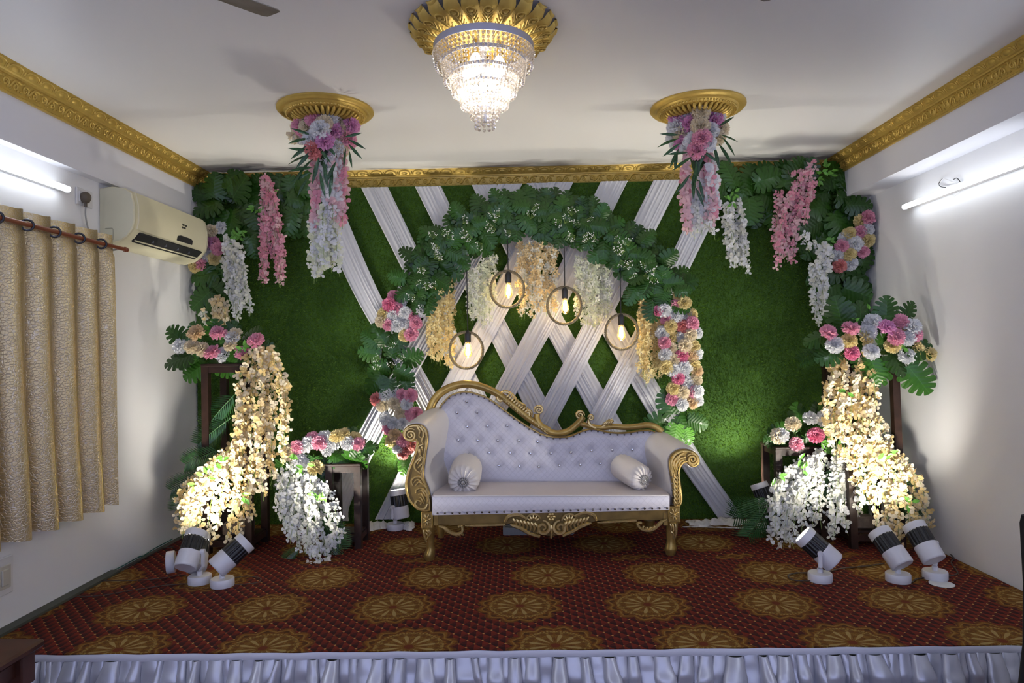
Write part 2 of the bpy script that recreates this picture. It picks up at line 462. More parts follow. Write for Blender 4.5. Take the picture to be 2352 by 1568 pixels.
# ---- carpets
def carpet_mat():
    m = bpy.data.materials.new('red_medallion_carpet'); m.use_nodes = True; nt = m.node_tree; b = nt.nodes['Principled BSDF']
    (x, y, z), vec = coords(nt)
    b.inputs['Roughness'].default_value = .92; b.inputs['Specular IOR Level'].default_value = .15
    nz = noise(nt, 220.0, vec, 2.0)
    # diamond field
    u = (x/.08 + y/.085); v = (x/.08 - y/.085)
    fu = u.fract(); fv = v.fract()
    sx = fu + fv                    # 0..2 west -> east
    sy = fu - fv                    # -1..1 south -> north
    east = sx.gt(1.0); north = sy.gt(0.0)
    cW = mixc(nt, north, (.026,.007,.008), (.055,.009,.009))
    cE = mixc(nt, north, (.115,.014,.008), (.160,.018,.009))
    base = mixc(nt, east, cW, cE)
    du = (fu - .5).abs(); dv = (fv - .5).abs()
    dot = du.gt(.41) * dv.gt(.41)
    base = mixc(nt, dot, base, (.42,.24,.07))
    # medallions: two staggered lattices
    def lat(cx, cy):
        ax = ((x - cx)/.75 + .5).fract() - .5; ay = ((y - cy)/1.09 + .5).fract() - .5
        return ax*.75, ay*1.09
    ax, ay = lat(.135, 3.5); bx, by = lat(-.05, 4.045)
    ra = (ax*ax + ay*ay).op('SQRT'); rb = (bx*bx + by*by).op('SQRT')
    sel = rb.lt(ra)
    px = ax + (bx - ax)*sel; py = ay + (by - ay)*sel; r = ra.min(rb)
    th = py.op('ARCTAN2', px)
    t12 = (th*(12/(2*PI))).fract(); k12 = (t12 - .5).abs()      # 0 at petal middle
    t24 = (th*(24/(2*PI))).fract(); k24 = (t24 - .5).abs()
    wob = (nz - .5)*.02
    lobe = (k12*2.0); edge = (lobe*lobe*-.040 + .262) + (k24*-.016) + wob
    inside = r.lt(edge)
    gold = mixc(nt, ((r*95.0 + k12*9.0).sin()*.5+.5), (.26,.105,.012), (.38,.215,.038))
    gold = mixc(nt, noise(nt, 90.0, vec, 3.0), gold, (.16,.06,.008))
    outer = mixc(nt, ((r*150.0 + k12*14).sin()*.5+.5), (.30,.125,.014), (.13,.042,.008))
    med = mixc(nt, r.gt(.178), gold, outer)
    dash = ((th*(60/(2*PI))).fract() - .5).abs().gt(.2)
    ring = (r - .172).abs().lt(.008)*dash; med = mixc(nt, ring, med, (.40,.27,.07))
    loop = ((r - .150 - k12*.036).abs()).lt(.0045); med = mixc(nt, loop*.8, med, (.40,.27,.06))
    loop2 = ((r - .228 + k12*.055).abs()).lt(.004); med = mixc(nt, loop2*.7, med, (.36,.23,.05))
    curl = ((r - .205)/.016)*((r - .205)/.016) + k12*k12*60.0; med = mixc(nt, curl.lt(1.0)*.8, med, (.06,.02,.006))
    vo = nt.nodes.new('ShaderNodeTexVoronoi'); vo.feature = 'DISTANCE_TO_EDGE'; vo.inputs['Scale'].default_value = 95; nt.links.new(vec, vo.inputs['Vector'])
    med = mixc(nt, E(nt, vo.outputs[0]).lt(.06)*.5, med, (.075,.028,.006))
    rr_ = (r - .085)/.052; pet = (rr_*rr_ + (k12/((r*1.2)+.09))*(k12/((r*1.2)+.09))).lt(1.0)
    med = mixc(nt, pet*.8, med, (.45,.34,.13))
    pin = ((r - .148)/.022)*((r - .148)/.022) + ((t12*2.0).fract() - .5)*((t12*2.0).fract() - .5)*9.0
    med = mixc(nt, pin.lt(1.0)*.6, med, (.12,.045,.01))
    tipc = k12.gt(.455) * r.gt(.02) * r.lt(.10); med = mixc(nt, tipc*.7, med, (.10,.035,.008))
    cen = r.lt(.024); med = mixc(nt, cen, med, (.16,.03,.012))
    med = mixc(nt, .25, med, (.03,.012,.004))
    base = mixc(nt, inside, base, med)
    base = mixc(nt, nz*.35, base, (.02,.008,.006))
    nt.links.new(base, b.inputs['Base Color'])
    bump(nt, b, nz, .25, .004)
    return m
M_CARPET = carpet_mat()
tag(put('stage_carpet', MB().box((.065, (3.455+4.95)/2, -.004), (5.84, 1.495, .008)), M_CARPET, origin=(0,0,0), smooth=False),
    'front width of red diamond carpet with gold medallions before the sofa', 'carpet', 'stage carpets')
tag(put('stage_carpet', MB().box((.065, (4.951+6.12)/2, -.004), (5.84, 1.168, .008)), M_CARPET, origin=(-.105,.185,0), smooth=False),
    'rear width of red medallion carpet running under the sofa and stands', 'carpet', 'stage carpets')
st('baseboard_left', MB().box((-2.895, 4.1, .004), (.07, 1.35, .018)), mat('dark_edge_board', (.06,.065,.05), .7), 'dark board edging the stage beside the curtain wall')

# ---- gathered skirt of the stage
def skirt():
    t = thing('stage_skirt', 'gathered pale satin skirt hanging along the front of the stage', 'stage skirt', (0.03, 3.44, ZF))
    cuts = [-2.92]
    while cuts[-1] < 2.97: cuts.append(cuts[-1] + U(.026, .085))
    amp = [U(.4, 1.0) for _ in cuts]; lean = [U(-.04, .04) for _ in cuts]
    ph = np.cumsum([U(.1,.3) for _ in cuts])
    def fn(u, v):
        x = -2.9 + u*5.86
        i = min(max(int(np.searchsorted(cuts, x)) - 1, 0), len(cuts)-2)
        wd = cuts[i+1]-cuts[i]; s = (x - cuts[i])/wd
        open_ = min(1, .25 + v*1.3)
        prof = math.sin(PI*s)**.9*(1 if i % 2 else .45)*amp[i]
        xx = x - wd*.42*math.sin(2*PI*s)*open_*(.5+amp[i]*.6) + lean[i]*v*1.2*math.sin(PI*s)
        z = -.030 - v*(.162 + .010*math.sin(x*7) + .006*math.sin(x*31))
        out = prof*(.016 + .085*open_) + .012*v + .010*math.sin(v*8 + ph[i]*9)*math.sin(PI*s)*v
        return Vector((xx, 3.448 - out, z))
    put('skirt_cloth', MB().grid(fn, 1700, 14), mat('pale_satin', (.56,.56,.61), .34, .35, vary=.10, vscale=8, sheen=.2, trans=.08), t, smooth=80)
    def band(u, v):
        x = -2.9 + u*5.86
        return Vector((x, 3.440 - .004*math.sin(PI*v) - .002*math.sin(x*31), .002 - .036*v + .0015*math.sin(x*17)))
    put('header_band', MB().grid(band, 300, 4), mat('satin_band', (.58,.58,.63), .4), t)
skirt()

# ================================================================== grass panel
def grass():
    t = thing('grass_panel', 'full width artificial grass panel covering the back wall', 'grass panel', (0.02, 6.08, 0), kind='thing')
    x0, x1, z0, z1 = -2.916, 2.990, 0.0, 2.985
    put('backing', MB().box(((x0+x1)/2, 6.09, (z0+z1)/2), (x1-x0, .08, z1-z0)), mat('grass_backing', (.030,.085,.006), .9), t, smooth=False)
    rs = np.random.RandomState(3); n = 290000
    P = np.stack([rs.uniform(x0, x1, n), np.full(n, 6.05), rs.uniform(z0, z1, n)], 1)
    ang = rs.uniform(0, 2*PI, n); ln = rs.uniform(.011, .026, n); wd = rs.uniform(.0016, .0032, n)
    sx = rs.uniform(-.9, .9, n); sz = rs.uniform(-1.0, .45, n)
    D = np.stack([sx*ln, -ln*rs.uniform(.45, 1.0, n), sz*ln], 1)
    W = np.stack([np.cos(ang)*wd, np.zeros(n), np.sin(ang)*wd], 1)
    V = np.empty((n*3, 3)); V[0::3] = P - W; V[1::3] = P + W; V[2::3] = P + D
    me = bpy.data.meshes.new('grass_blades')
    V -= np.array([0.02, 6.08, 0])
    me.vertices.add(n*3); me.vertices.foreach_set('co', V.ravel())
    me.loops.add(n*3); me.loops.foreach_set('vertex_index', np.arange(n*3, dtype=np.int32))
    me.polygons.add(n); me.polygons.foreach_set('loop_start', np.arange(0, n*3, 3, dtype=np.int32))
    try: me.polygons.foreach_set('loop_total', np.full(n, 3, dtype=np.int32))
    except Exception: pass
    me.update(); me.validate()
    gm = bpy.data.materials.new('artificial_grass'); gm.use_nodes = True; nt = gm.node_tree; b = nt.nodes['Principled BSDF']
    (x, y, z), vec = coords(nt)
    c = mixc(nt, noise(nt, 14.0, vec, 5.0, .7), (.036,.094,.004), (.110,.218,.010))
    c = mixc(nt, noise(nt, 160.0, vec, 2.0)*.7, c, (.080,.175,.008))
    nt.links.new(c, b.inputs['Base Color']); b.inputs['Roughness'].default_value = .5; b.inputs['Specular IOR Level'].default_value = .25
    me.materials.append(gm)
    o = bpy.data.objects.new('grass_blades', me); COL.objects.link(o); o.parent = t; o['kind'] = 'stuff'; WL[o.name] = WL[t.name]
grass()

# ================================================================== white drape strips in a lattice
M_SHEER = bpy.data.materials.new('sheer_white_fabric'); M_SHEER.use_nodes = True
def _sheer():
    nt = M_SHEER.node_tree; b = nt.nodes['Principled BSDF']
    b.inputs['Base Color'].default_value = (.74,.74,.79,1); b.inputs['Roughness'].default_value = .6; b.inputs['Sheen Weight'].default_value = .15
    tr = nt.nodes.new('ShaderNodeBsdfTranslucent'); tr.inputs[0].default_value = (.74,.74,.79,1)
    tp = nt.nodes.new('ShaderNodeBsdfTransparent')
    m1 = nt.nodes.new('ShaderNodeMixShader'); m1.inputs[0].default_value = .22
    m2 = nt.nodes.new('ShaderNodeMixShader'); m2.inputs[0].default_value = 0.0
    nt.links.new(b.outputs[0], m1.inputs[1]); nt.links.new(tr.outputs[0], m1.inputs[2])
    nt.links.new(m1.outputs[0], m2.inputs[1]); nt.links.new(tp.outputs[0], m2.inputs[2])
    nt.links.new(m1.outputs[0], nt.nodes['Material Output'].inputs[0])
_sheer()
def drape(pts, label, Y, halfw=31, seed=0):
    """pts: picture points of the strip's middle from top to bottom"""
    rr = random.Random(seed)
    path = resample(smoothpath([at(x, y, Y) for x, y in pts], 10), 60)
    wid = [rr.uniform(.6, 1.5) for _ in range(7)]; s = sum(wid); edges = [sum(wid[:i])/s for i in range(8)]
    am = [rr.uniform(.004, .017) for _ in range(7)]; drift = [rr.uniform(-.05,.05) for _ in range(7)]; sk = [rr.uniform(.2,.8) for _ in range(7)]
    NU = 64
    def fn(u, v):
        i = min(int(v*59), 58); f = v*59 - i
        c = path[i].lerp(path[i+1], f)
        hw = halfw/262.0*(1 + .05*math.sin(v*5+seed) - .05*math.sin(PI*v))
        uu = min(max(u + .02*math.sin(v*6+seed*2)*math.sin(PI*u), 0), .99999)
        k = max(j for j in range(7) if edges[j] <= uu)
        q = (uu-edges[k])/(edges[k+1]-edges[k]); pk = min(max(sk[k] + drift[k]*4*v, .15), .85)
        h = q/pk if q < pk else (1-q)/(1-pk)
        bumpy = am[k]*(h**1.4)*(.75+.25*math.sin(v*9+k))
        return Vector((c.x + (u-.5)*2*hw, c.y - bumpy, c.z))
    mb = MB().grid(fn, NU, 90)
    o = put('drape_strip', mb, M_SHEER, smooth=70)
    return tag(o, label, 'drape', 'white drape strips crossing on the grass panel')
BK = [ # leaning "\": (top, bottom) middles
    ([(735,430),(845,680),(970,896),(1120,1190)],),
    ([(860,430),(985,685),(1105,940),(1240,1190)],),
    ([(983,428),(1110,690),(1240,945),(1370,1190)],),
    ([(1112,424),(1245,690),(1375,930),(1520,1190)],),
    ([(1238,420),(1372,690),(1500,915),(1588,1060),(1678,1188)],)]
ORD = ('first', 'second', 'third', 'fourth', 'fifth')
for i, b in enumerate(BK): drape(b[0], 'white drape strip %s from the curtain side among those falling toward the tube light side' % ORD[i], 5.995 if i % 2 else 5.985, 30, i+1)
FW = [
    ([(1172,422),(1030,680),(868,965),(778,1150),(772,1196)],),
    ([(1288,418),(1150,690),(1010,950),(890,1192)],),
    ([(1411,416),(1275,690),(1135,945),(1000,1190)],),
    ([(1533,413),(1395,690),(1265,940),(1130,1190)],),
    ([(1652,415),(1520,690),(1390,940),(1260,1190)],)]
for i, b in enumerate(FW): drape(b[0], 'white drape strip %s from the curtain side among those falling toward the curtain' % ORD[i], 5.955 if i % 2 else 5.965, 30, i+11)

# bunched cloth ends lying on the floor under the drapes
def bunch(px0, px1, py, label, Y=5.9, seed=0):
    rr = random.Random(seed); a = at(px0, py, Z=0.02); b = at(px1, py-4, Z=0.02)
    a.y = min(a.y, Y); b.y = min(b.y, Y)
    ks = [(rr.uniform(20,75), rr.uniform(-40,40), rr.uniform(0,6), rr.uniform(.3,1)) for _ in range(7)]
    L = (b-a).length
    def fn(u, v):
        p = a.lerp(b, u); q = (v-.5)*.15
        h = sum(w_*abs(math.sin(k1*u*L+k2*q+ph)) for k1, k2, ph, w_ in ks)/len(ks)
        env = math.sin(PI*min(max(v,.0),1))**.6 * math.sin(PI*min(max(u,.02),.98))**.35
        wob = .02*math.sin(u*L*19+seed) + .012*math.sin(u*L*47)
        return Vector((p.x + .01*math.sin(v*9+u*30), p.y + q*(1+.3*math.sin(u*L*23)) + wob - .03, .002 + .11*h*env))
    mb = MB().grid(fn, max(16, int(L*110)), 14)
    tag(put('bunched_cloth', mb, mat('crumpled_white_cloth', (.72,.69,.66), .7, bumps=(35,.6,.02)), smooth=60), label, 'cloth', 'cloth ends under the drapes')
bunch(1568, 1728, 1187, 'crumpled white cloth end on the carpet beside the gold sofa arm', seed=2)
bunch(842, 900, 1200, 'crumpled white cloth end on the carpet by the small lamp base', seed=5)
bunch(930, 962, 1195, 'small crumpled white cloth knot behind the sofa front leg', seed=8)
# ================================================================== plant pieces (shared meshes)
def monstera(seed, lobes=7, curl=.18, mt=None):
    """heart-shaped leaf: lobes parted by narrow deep slits sweeping towards the tip"""
    rr = random.Random(seed); mb = MB()
    def outl(a):      # a: 0 base notch .. 1 tip, right half of a cordate outline
        t = min(PI, a*PI*.975 + .10)
        x = .50*max(0.0, math.sin(t))**.80*(1.06 - .30*a)
        y = .40 - .58*math.cos(t*.985) + .02
        if a < .12: y += (.12-a)*.9
        return x, y
    def bend(x, y):
        return Vector((x, y, .05*abs(x) - .36*abs(x)**2*(1+curl*3) - 1.0*curl*max(0, y)**2 + .04*math.sin(y*7+seed)*abs(x)))
    for sgn in (1, -1):
        for k in range(lobes):
            a0, a1 = k/lobes, (k+1)/lobes
            m0 = .02 + .90*(k/lobes)**1.15; m1 = .02 + .90*((k+1)/lobes)**1.15
            gp = .15*rr.uniform(.8,1.5); gq = 0 if k == lobes-1 else .15*rr.uniform(.8,1.5)
            aa = a0 + (a1-a0)*(gp if k else 0); ab = a1 - (a1-a0)*gq
            d0 = rr.uniform(.36,.50) if k else .5; d1 = .42 if k < lobes-1 else .6
            def inner(a, m, d): o = outl(a); return (o[0]*d, m*(1-d) + o[1]*d)
            arc = [outl(aa + (ab-aa)*q) for q in (0, .25, .5, .75, 1)]
            cx = sum(p[0] for p in arc)/5; cy = sum(p[1] for p in arc)/5
            e = [.93, 1.0, 1.02, 1.0, .95]
            arc = [(x*e_, y + (.0 if q else -.004)) for q, ((x, y), e_) in enumerate(zip(arc, e))]
            pts = [(0, m0), (0, m1), inner(a1, m1, d1), inner(a0, m0, .42 if k else .5)] + arc
            vs = []
            for x, y in pts:
                p = bend(x, y); p.x *= sgn; vs.append(p)
            fs = [(0, 1, 2, 3), (3, 2, 8, 7, 6, 5, 4)]
            mb.add(vs, [tuple(reversed(f)) for f in fs] if sgn < 0 else fs)
    st_ = [bend(0, .9), bend(0, .45)+Vector((0,0,-.006)), bend(0, 0)+Vector((0,0,-.01)), Vector((0,-.14,-.06))]
    mb.tube(st_, [.004,.008,.012,.012], 4)
    return mb.mesh('leaf', mt or M_LEAF, smooth=60)
ME_MON = [monstera(1), monstera(2, 8, .28), monstera(3, 7, .08), monstera(5, 6, .36)]
ME_MONB = [monstera(4, 7, .2, M_LEAFB)]
def carnation(seed, mt):
    rr = random.Random(seed); mb = MB()
    rings = [(0.10, 6, .55), (.42, 8, .75), (.80, 10, .92), (1.20, 11, 1.0), (1.60, 9, .95)]
    for tilt, n, rad in rings:
        for k in range(n):
            a = 2*PI*(k + rr.uniform(-.25,.25))/n; t = tilt + rr.uniform(-.12,.12)
            d = Vector((math.sin(t)*math.cos(a), math.sin(t)*math.sin(a), math.cos(t)))
            s = Vector((-math.sin(a), math.cos(a), 0)); b = d.cross(s)
            R = .5*rad*rr.uniform(.9,1.08); w = .17*rr.uniform(.85,1.2)
            base = d*.06
            pts = [base]
            m = 7
            for j in range(m):
                q = (j/(m-1)-.5)*2
                rr2 = R*(1 - .10*q*q) + (.030 if j % 2 else -.022)
                pts.append(d*rr2 + s*(q*w) + b*(.05*math.sin(q*4+k)*1.2 + rr.uniform(-.02,.02)))
            mid = d*(R*.55)
            pts.append(mid - b*.03 + s*(-w*.55)); pts.append(mid + b*.03 + s*(w*.55))
            fs = [(0, m+1, 1)[::1], (0, m+2, m+1), (0, m, m+2)]
            h = m//2+1
            fs += [(m+1, j+1, j) for j in range(1, h)] + [(m+1, m+2, h)] + [(m+2, j+1, j) for j in range(h, m)]
            mb.add(pts, fs)
    mb.lathe([(.10,-.32),(.13,-.12),(.05,.02)], (0,0,0), n=5)
    return mb.mesh('carnation', mt, smooth=False)
CARN = {c: [carnation(sum(map(ord,c)) % 97 + i, FC[c]) for i in range(2)] for c in ('pink','hot','white','cream','yellow','peach','coral','orchid')}
def floret(seed, mt):
    rr = random.Random(seed); mb = MB()
    for a0, ln, w, up in ((90,.52,.34,.18),(200,.50,.30,.05),(340,.50,.30,.05),(270,.34,.22,.30)):
        a = math.radians(a0 + rr.uniform(-12,12)); d = Vector((math.cos(a), math.sin(a), 0)); s = Vector((-d.y, d.x, 0)); z = Vector((0,0,1))
        l = ln*rr.uniform(.85,1.12)
        vs = [Vector((0,0,-.05)), d*l*.55 - s*w + z*up*.5, d*l + z*(up*.2+rr.uniform(-.06,.06)) - s*w*.45, d*l*1.02 + s*w*.5 + z*up*.25, d*l*.55 + s*w + z*up*.6, d*l*.6 + z*(up*.2)]
        mb.add(vs, [(0,5,1),(1,5,2),(2,5,3),(3,5,4),(4,5,0)])
    mb.add([Vector((.06,0,.1)),Vector((-.06,.03,.1)),Vector((0,-.06,.1)),Vector((0,0,.22))], [(0,1,3),(1,2,3),(2,0,3)])
    return mb.mesh('floret', mt, smooth=75)
FLO = {c: [floret(sum(map(ord,c)) % 89 + i*7, FC[c]) for i in range(3)] for c in FC}
def palm(n=15):
    mb = MB()
    spine = [Vector((0, t, -.25*t*t)) for t in [i/10 for i in range(11)]]
    mb.tube(spine, [.012*(1-.7*i/10) for i in range(11)], 4)
    for i in range(n):
        t = .14 + .84*i/n
        for sg in (1,-1):
            p = Vector((0, t, -.25*t*t)); l = .42*math.sin(PI*(.18+.72*i/n))**.8 + .05
            d = Vector((sg*.80, .62, -.18)).normalized(); wv = Vector((0,.022,.006))
            q = p + d*l*.5 + Vector((0,0,.01)); e = p + d*l + Vector((0,0,-.08*l))
            mb.add([p-wv*.5, q-wv, e, q+wv, p+wv*.5], [(0,1,3,4),(1,2,3)])
    return mb.mesh('palm_frond', M_PALM, smooth=False)
ME_PALM = palm()
def lance():
    mb = MB()
    rows = [(0,0.004),(.25,.055),(.55,.075),(.8,.045),(1.0,.002)]
    vs = []
    for t, w_ in rows:
        c = Vector((0, t, -.22*t*t)); vs += [c+Vector((-w_,0,.012)), c, c+Vector((w_,0,.012))]
    fs = []
    for i in range(4):
        for k in (0,1): fs.append((i*3+k, i*3+k+1, i*3+3+k+1, i*3+3+k))
    mb.add(vs, fs); return mb.mesh('lance_leaf', M_LANCE, smooth=60)
ME_LANCE = lance()
def small_leaf():
    mb = MB(); rows = [(0,.02),(.3,.22),(.65,.2),(1,.01)]; vs = []
    for t, w_ in rows:
        c = Vector((0, t, -.15*t*t)); vs += [c+Vector((-w_,0,.05)), c, c+Vector((w_,0,.05))]
    fs = []
    for i in range(3):
        for k in (0,1): fs.append((i*3+k, i*3+k+1, i*3+3+k+1, i*3+3+k))
    mb.add(vs, fs); return mb.mesh('small_leaf', M_LEAFB, smooth=60)
ME_SMALL = small_leaf()
def sprig():
    mb = MB(); rr = random.Random(4)
    for k in range(9):
        a = rr.uniform(-.9,.9); l = rr.uniform(.5,1.0); d = Vector((math.sin(a), math.cos(a), rr.uniform(.0,.5)))
        mb.cur = 0; mb.tube([Vector((0,0,0)), d*l*.6, d*l], .008, 3)
        mb.cur = 1
        for q in range(2): mb.ball(d*l + Vector((rr.uniform(-.1,.1), rr.uniform(-.1,.1), rr.uniform(0,.08))), .052, 5, 3)
    return mb.mesh('white_sprig', [M_STEM, mat('tiny_white_bud', (.82,.82,.80), .5)], smooth=60)
ME_SPRIG = sprig()

def keep(p, d, reach):
    """stay clear of the side walls"""
    e = p.x + d.x*reach; hi, lo = 2.965, -2.87
    if max(e, p.x) > hi: p = p - Vector((max(e, p.x)-hi, 0, 0))
    t_ = max(p.z, p.z + d.z*reach)
    if t_ > 3.10: p = p - Vector((0, 0, t_-3.10))
    if min(e, p.x) < lo: p = p + Vector((lo-min(e, p.x), 0, 0))
    return p
def leaf(parent, px, py, Y, ang, size, var=None, tilt=.35, me=None, name='leaf'):
    a = math.radians(ang)
    tip = Vector((math.cos(a), -U(.05, .35), math.sin(a)))
    nrm = Vector((U(-tilt, tilt), -1, U(-tilt, tilt)+.12))
    if me is None or me in ME_MONB: size *= .76
    me = me or ME_MON[random.randrange(4) if var is None else var]
    return inst(name, me, parent, keep(at(px, py, Y), tip.normalized(), size*1.05), frame(tip, nrm), (size*U(.95,1.12), size, size))
def carn(parent, px, py, Y, color, size=.115, d=None):
    d = d or Vector((U(-.45,.45), -1, U(-.3,.5)))
    return inst('carnation', random.choice(CARN[color]), parent, keep(at(px, py, Y), Vector((1,0,0)), .05), aim_z(d, U(0,6)), size*1.08*U(.92,1.08))
def strand(parent, pts, colors, step=.034, jit=.018, size=.05, bare=0.0, stemr=.0016, taper=True):
    """one hanging strand: a stem (part) that carries its florets (sub-parts)"""
    P = smoothpath([keep(Vector(p), Vector((1,0,0)), .045) for p in pts], 5); L = sum((P[i+1]-P[i]).length for i in range(len(P)-1))
    n = max(2, int(L/step)); Q = resample(P, n+1)
    tail = Q[-1] + Vector((U(-.012,.012), U(-.01,.01), -U(.03,.05)))
    smb = MB().tube(Q[::2] + [Q[-1], tail], stemr, 4)
    for i, p in enumerate(Q):
        if i/n < bare or i == n: continue
        for q_ in range(2):
            p2 = p.lerp(Q[i+1], U(0,1)) + Vector((U(-jit,jit)*1.1, U(.004,.03), U(-jit,jit))); s_ = size*U(.65,.95); R = aim_z((U(-1,1), -1, U(-.8,.7)), U(0,6)); smb.cur = 1 + (random.random() < .5)
            for q in range(3):
                an = q*2*PI/3 + .3; d = Vector((math.cos(an), math.sin(an), 0)); e = Vector((-d.y, d.x, 0))
                smb.add([p2] + [p2+R@((d*a_+e*b_+Vector((0,0,c_)))*s_) for a_, b_, c_ in ((.26,-.24,.10),(.56,-.28,.10),(.76,-.10,.03),(.76,.12,.02),(.54,.29,.12),(.24,.24,.14))], [(0,1,2,3,4,5,6)])
    s = put('strand', smb, [M_STEM, FC[colors[0]], FC[colors[-1]]], parent)
    for i, p in enumerate(Q):
        if i/n < bare: continue
        c = random.choice(colors)
        sz = size*U(.8,1.18)*((1 - .35*max(0, i/n-.75)/.25) if taper else 1)
        off = Vector((U(-jit,jit), U(-jit,jit)*.8 - .006, U(-jit,jit)*.6))
        d = Vector((U(-.9,.9), -1, U(-.7,.6)))
        inst('floret', random.choice(FLO[c]), s, keep(p + off, Vector((1,0,0)), .03), aim_z(d, U(0,6)), sz)
    return s
def pxs(lst, Y, dY=0.0):
    return [at(x, y, Y - dY*i/max(1, len(lst)-1)) for i, (x, y) in enumerate(lst)]

# ================================================================== the leafy hoop arch
YA = 5.80
AC_ = at(1222, 838, YA); AR = 1.30
arch = thing('leafy_arch', 'round hoop arch thickly covered with glossy monstera leaves behind the sofa', 'flower arch', (AC_.x, YA, AC_.z-AR))
hoop = [AC_ + Vector((AR*math.cos(a), 0, AR*math.sin(a))) for a in [2*PI*i/72 for i in range(72)]]
put('hoop', MB().tube(hoop, .014, 8, closed=True), M_GREY, arch)
mid = [(972,672),(985,630),(1015,585),(1055,550),(1100,522),(1150,502),(1200,490),(1250,494),(1300,505),(1350,522),(1400,548),(1445,585),(1485,622),(1515,655),(1535,668)]
MP = resample(smoothpath([Vector((x, y, 0)) for x, y in mid], 6), 27)
random.seed(21)
for i, p in enumerate(MP):
    a = MP[max(0,i-1)]; b = MP[min(len(MP)-1,i+1)]; t = (b-a).normalized(); nrm = Vector((t.y, -t.x, 0))     # picture outward (up)
    out_ang = math.degrees(math.atan2(-nrm.y, nrm.x))
    for (o, da, Yo, s) in ((14, 0, .02, .25), (0, 35, -.03, .24), (-4, 195, -.06, .24), (-14, 180, -.02, .25), (6, -80, -.09, .22), (8, 80, -.07, .22), (28, 10, .03, .22)):
        if random.random() < .07: continue
        q = p + nrm*(o*.9 + U(-7,7)) + t*U(-14,14)
        leaf(arch, q.x, q.y, YA + Yo - .05 + U(-.02,.02), out_ang + da + U(-35,35), s*U(.8,1.05))
# tip leaf at the top, end leaves
for x, y, an, s in ((1192,478,85,.22),(1165,492,110,.21),(1290,492,80,.21),(930,640,165,.20),(945,660,215,.22),(985,680,265,.22),(1555,655,15,.24),(1540,690,-30,.24),(1500,690,-95,.24),(1460,660,-120,.22),
                    (1375,505,65,.2),(1470,560,45,.22),(1520,605,35,.22),(1060,500,120,.2),(1000,545,140,.2),(955,590,150,.2)):
    leaf(arch, x, y, YA-.10, an, s)
# lower leaf cluster on the hoop beside the drape
for x, y, an, s in ((885,790,120,.26),(905,800,60,.24),(870,815,170,.24),(925,830,20,.25),(890,840,200,.24),(905,850,-30,.24),(875,860,230,.25),(925,865,-60,.2),(895,870,-95,.22),(868,790,140,.22),(900,820,80,.25)):
    leaf(arch, x, y, YA-.06+U(-.03,.03), an, s)
leaf(arch, 940, 1050, YA-.05, -115, .22, me=ME_MONB[0]); leaf(arch, 930, 1045, YA-.03, -80, .20, me=ME_MONB[0])
# lower leaf cluster on the other side
for x, y, an, s in ((1545,950,110,.22),(1560,955,-60,.22),(1530,965,200,.22),(1555,975,-100,.24),(1580,965,-20,.18),(1540,985,240,.18),(1575,985,-75,.18)):
    leaf(arch, x, y, YA-.05+U(-.03,.03), an, s, me=random.choice([ME_MON[0], ME_MON[1], ME_MONB[0]]))
for i in range(46):
    p = random.choice(MP) + Vector((U(-30,30), U(-34,34), 0))
    inst('white_sprig', ME_SPRIG, arch, at(p.x, p.y, YA-.17), frame((U(-1,1), -.3, U(-1,1)), (U(-.3,.3), -1, .2)), U(.06,.085))
for x, y in ((895,790),(875,825),(900,845),(915,815),(870,850)):
    inst('white_sprig', ME_SPRIG, arch, at(x, y, YA-.15), frame((U(-1,1), -.3, U(-1,1)), (0,-1,.2)), .07)

def cluster(name, label, flowers, Y, size=.11, group='carnation clusters on the arch', fill=None):
    P = [at(x, y, Y) for x, y, c in flowers]
    cx = sum(p.x for p in P)/len(P); z = min(p.z for p in P)
    t = thing(name, label, 'flower cluster', (cx, Y, z), group)
    mb = MB(); Q = sorted(P, key=lambda p: -p.z)
    mb.tube(resample([Vector((cx*.3+p.x*.7, Y+.05, p.z)) for p in Q], max(6, len(Q)//2)), .018, 6)
    put('foam_core', mb, M_LANCE, t)
    for x, y, c in flowers:
        carn(t, x, y, Y + U(-.02,.03), c, size, Vector(((at(x,y,Y).x-cx)*3+U(-.2,.2), -1, U(-.2,.35))))
    return t
Wt, Pk, Ht, Cr, Ye, Pe, Co, Or = 'white','pink','hot','cream','yellow','peach','coral','orchid'
cluster('carnation_cluster', 'cluster of mostly white and pink carnations under the arch leaf end above the monstera clump', [
    (927,668,Wt),(904,680,Pk),(922,692,Wt),(895,700,Ht),(912,708,Pk),(930,718,Wt),(950,725,Pk),(902,724,Wt),(882,722,Ye),(892,746,Pk),(912,748,Wt),(925,738,Wt),(942,748,Wt),(930,770,Ye),(945,768,Pk),(955,742,Pk),(968,712,Wt),(876,738,Cr)], YA-.08, .112)
cluster('carnation_cluster', 'drooping pink, white and coral carnation cluster lit from below at the sofa scroll', [
    (886,906,Wt),(905,904,Wt),(925,908,Pk),(943,908,Pk),(866,916,Co),(880,930,Cr),(905,925,Cr),(935,928,Wt),(920,948,Cr),(945,950,Pk),(955,950,Pk),(885,962,Wt),(905,972,Wt),(893,985,Pk),(925,972,Wt),(908,1000,Pe),(900,1012,Ye),(925,1010,Pk),(915,1028,Wt),(935,1030,Co),(925,1042,Co),(948,1020,Co)], YA-.08, .112)
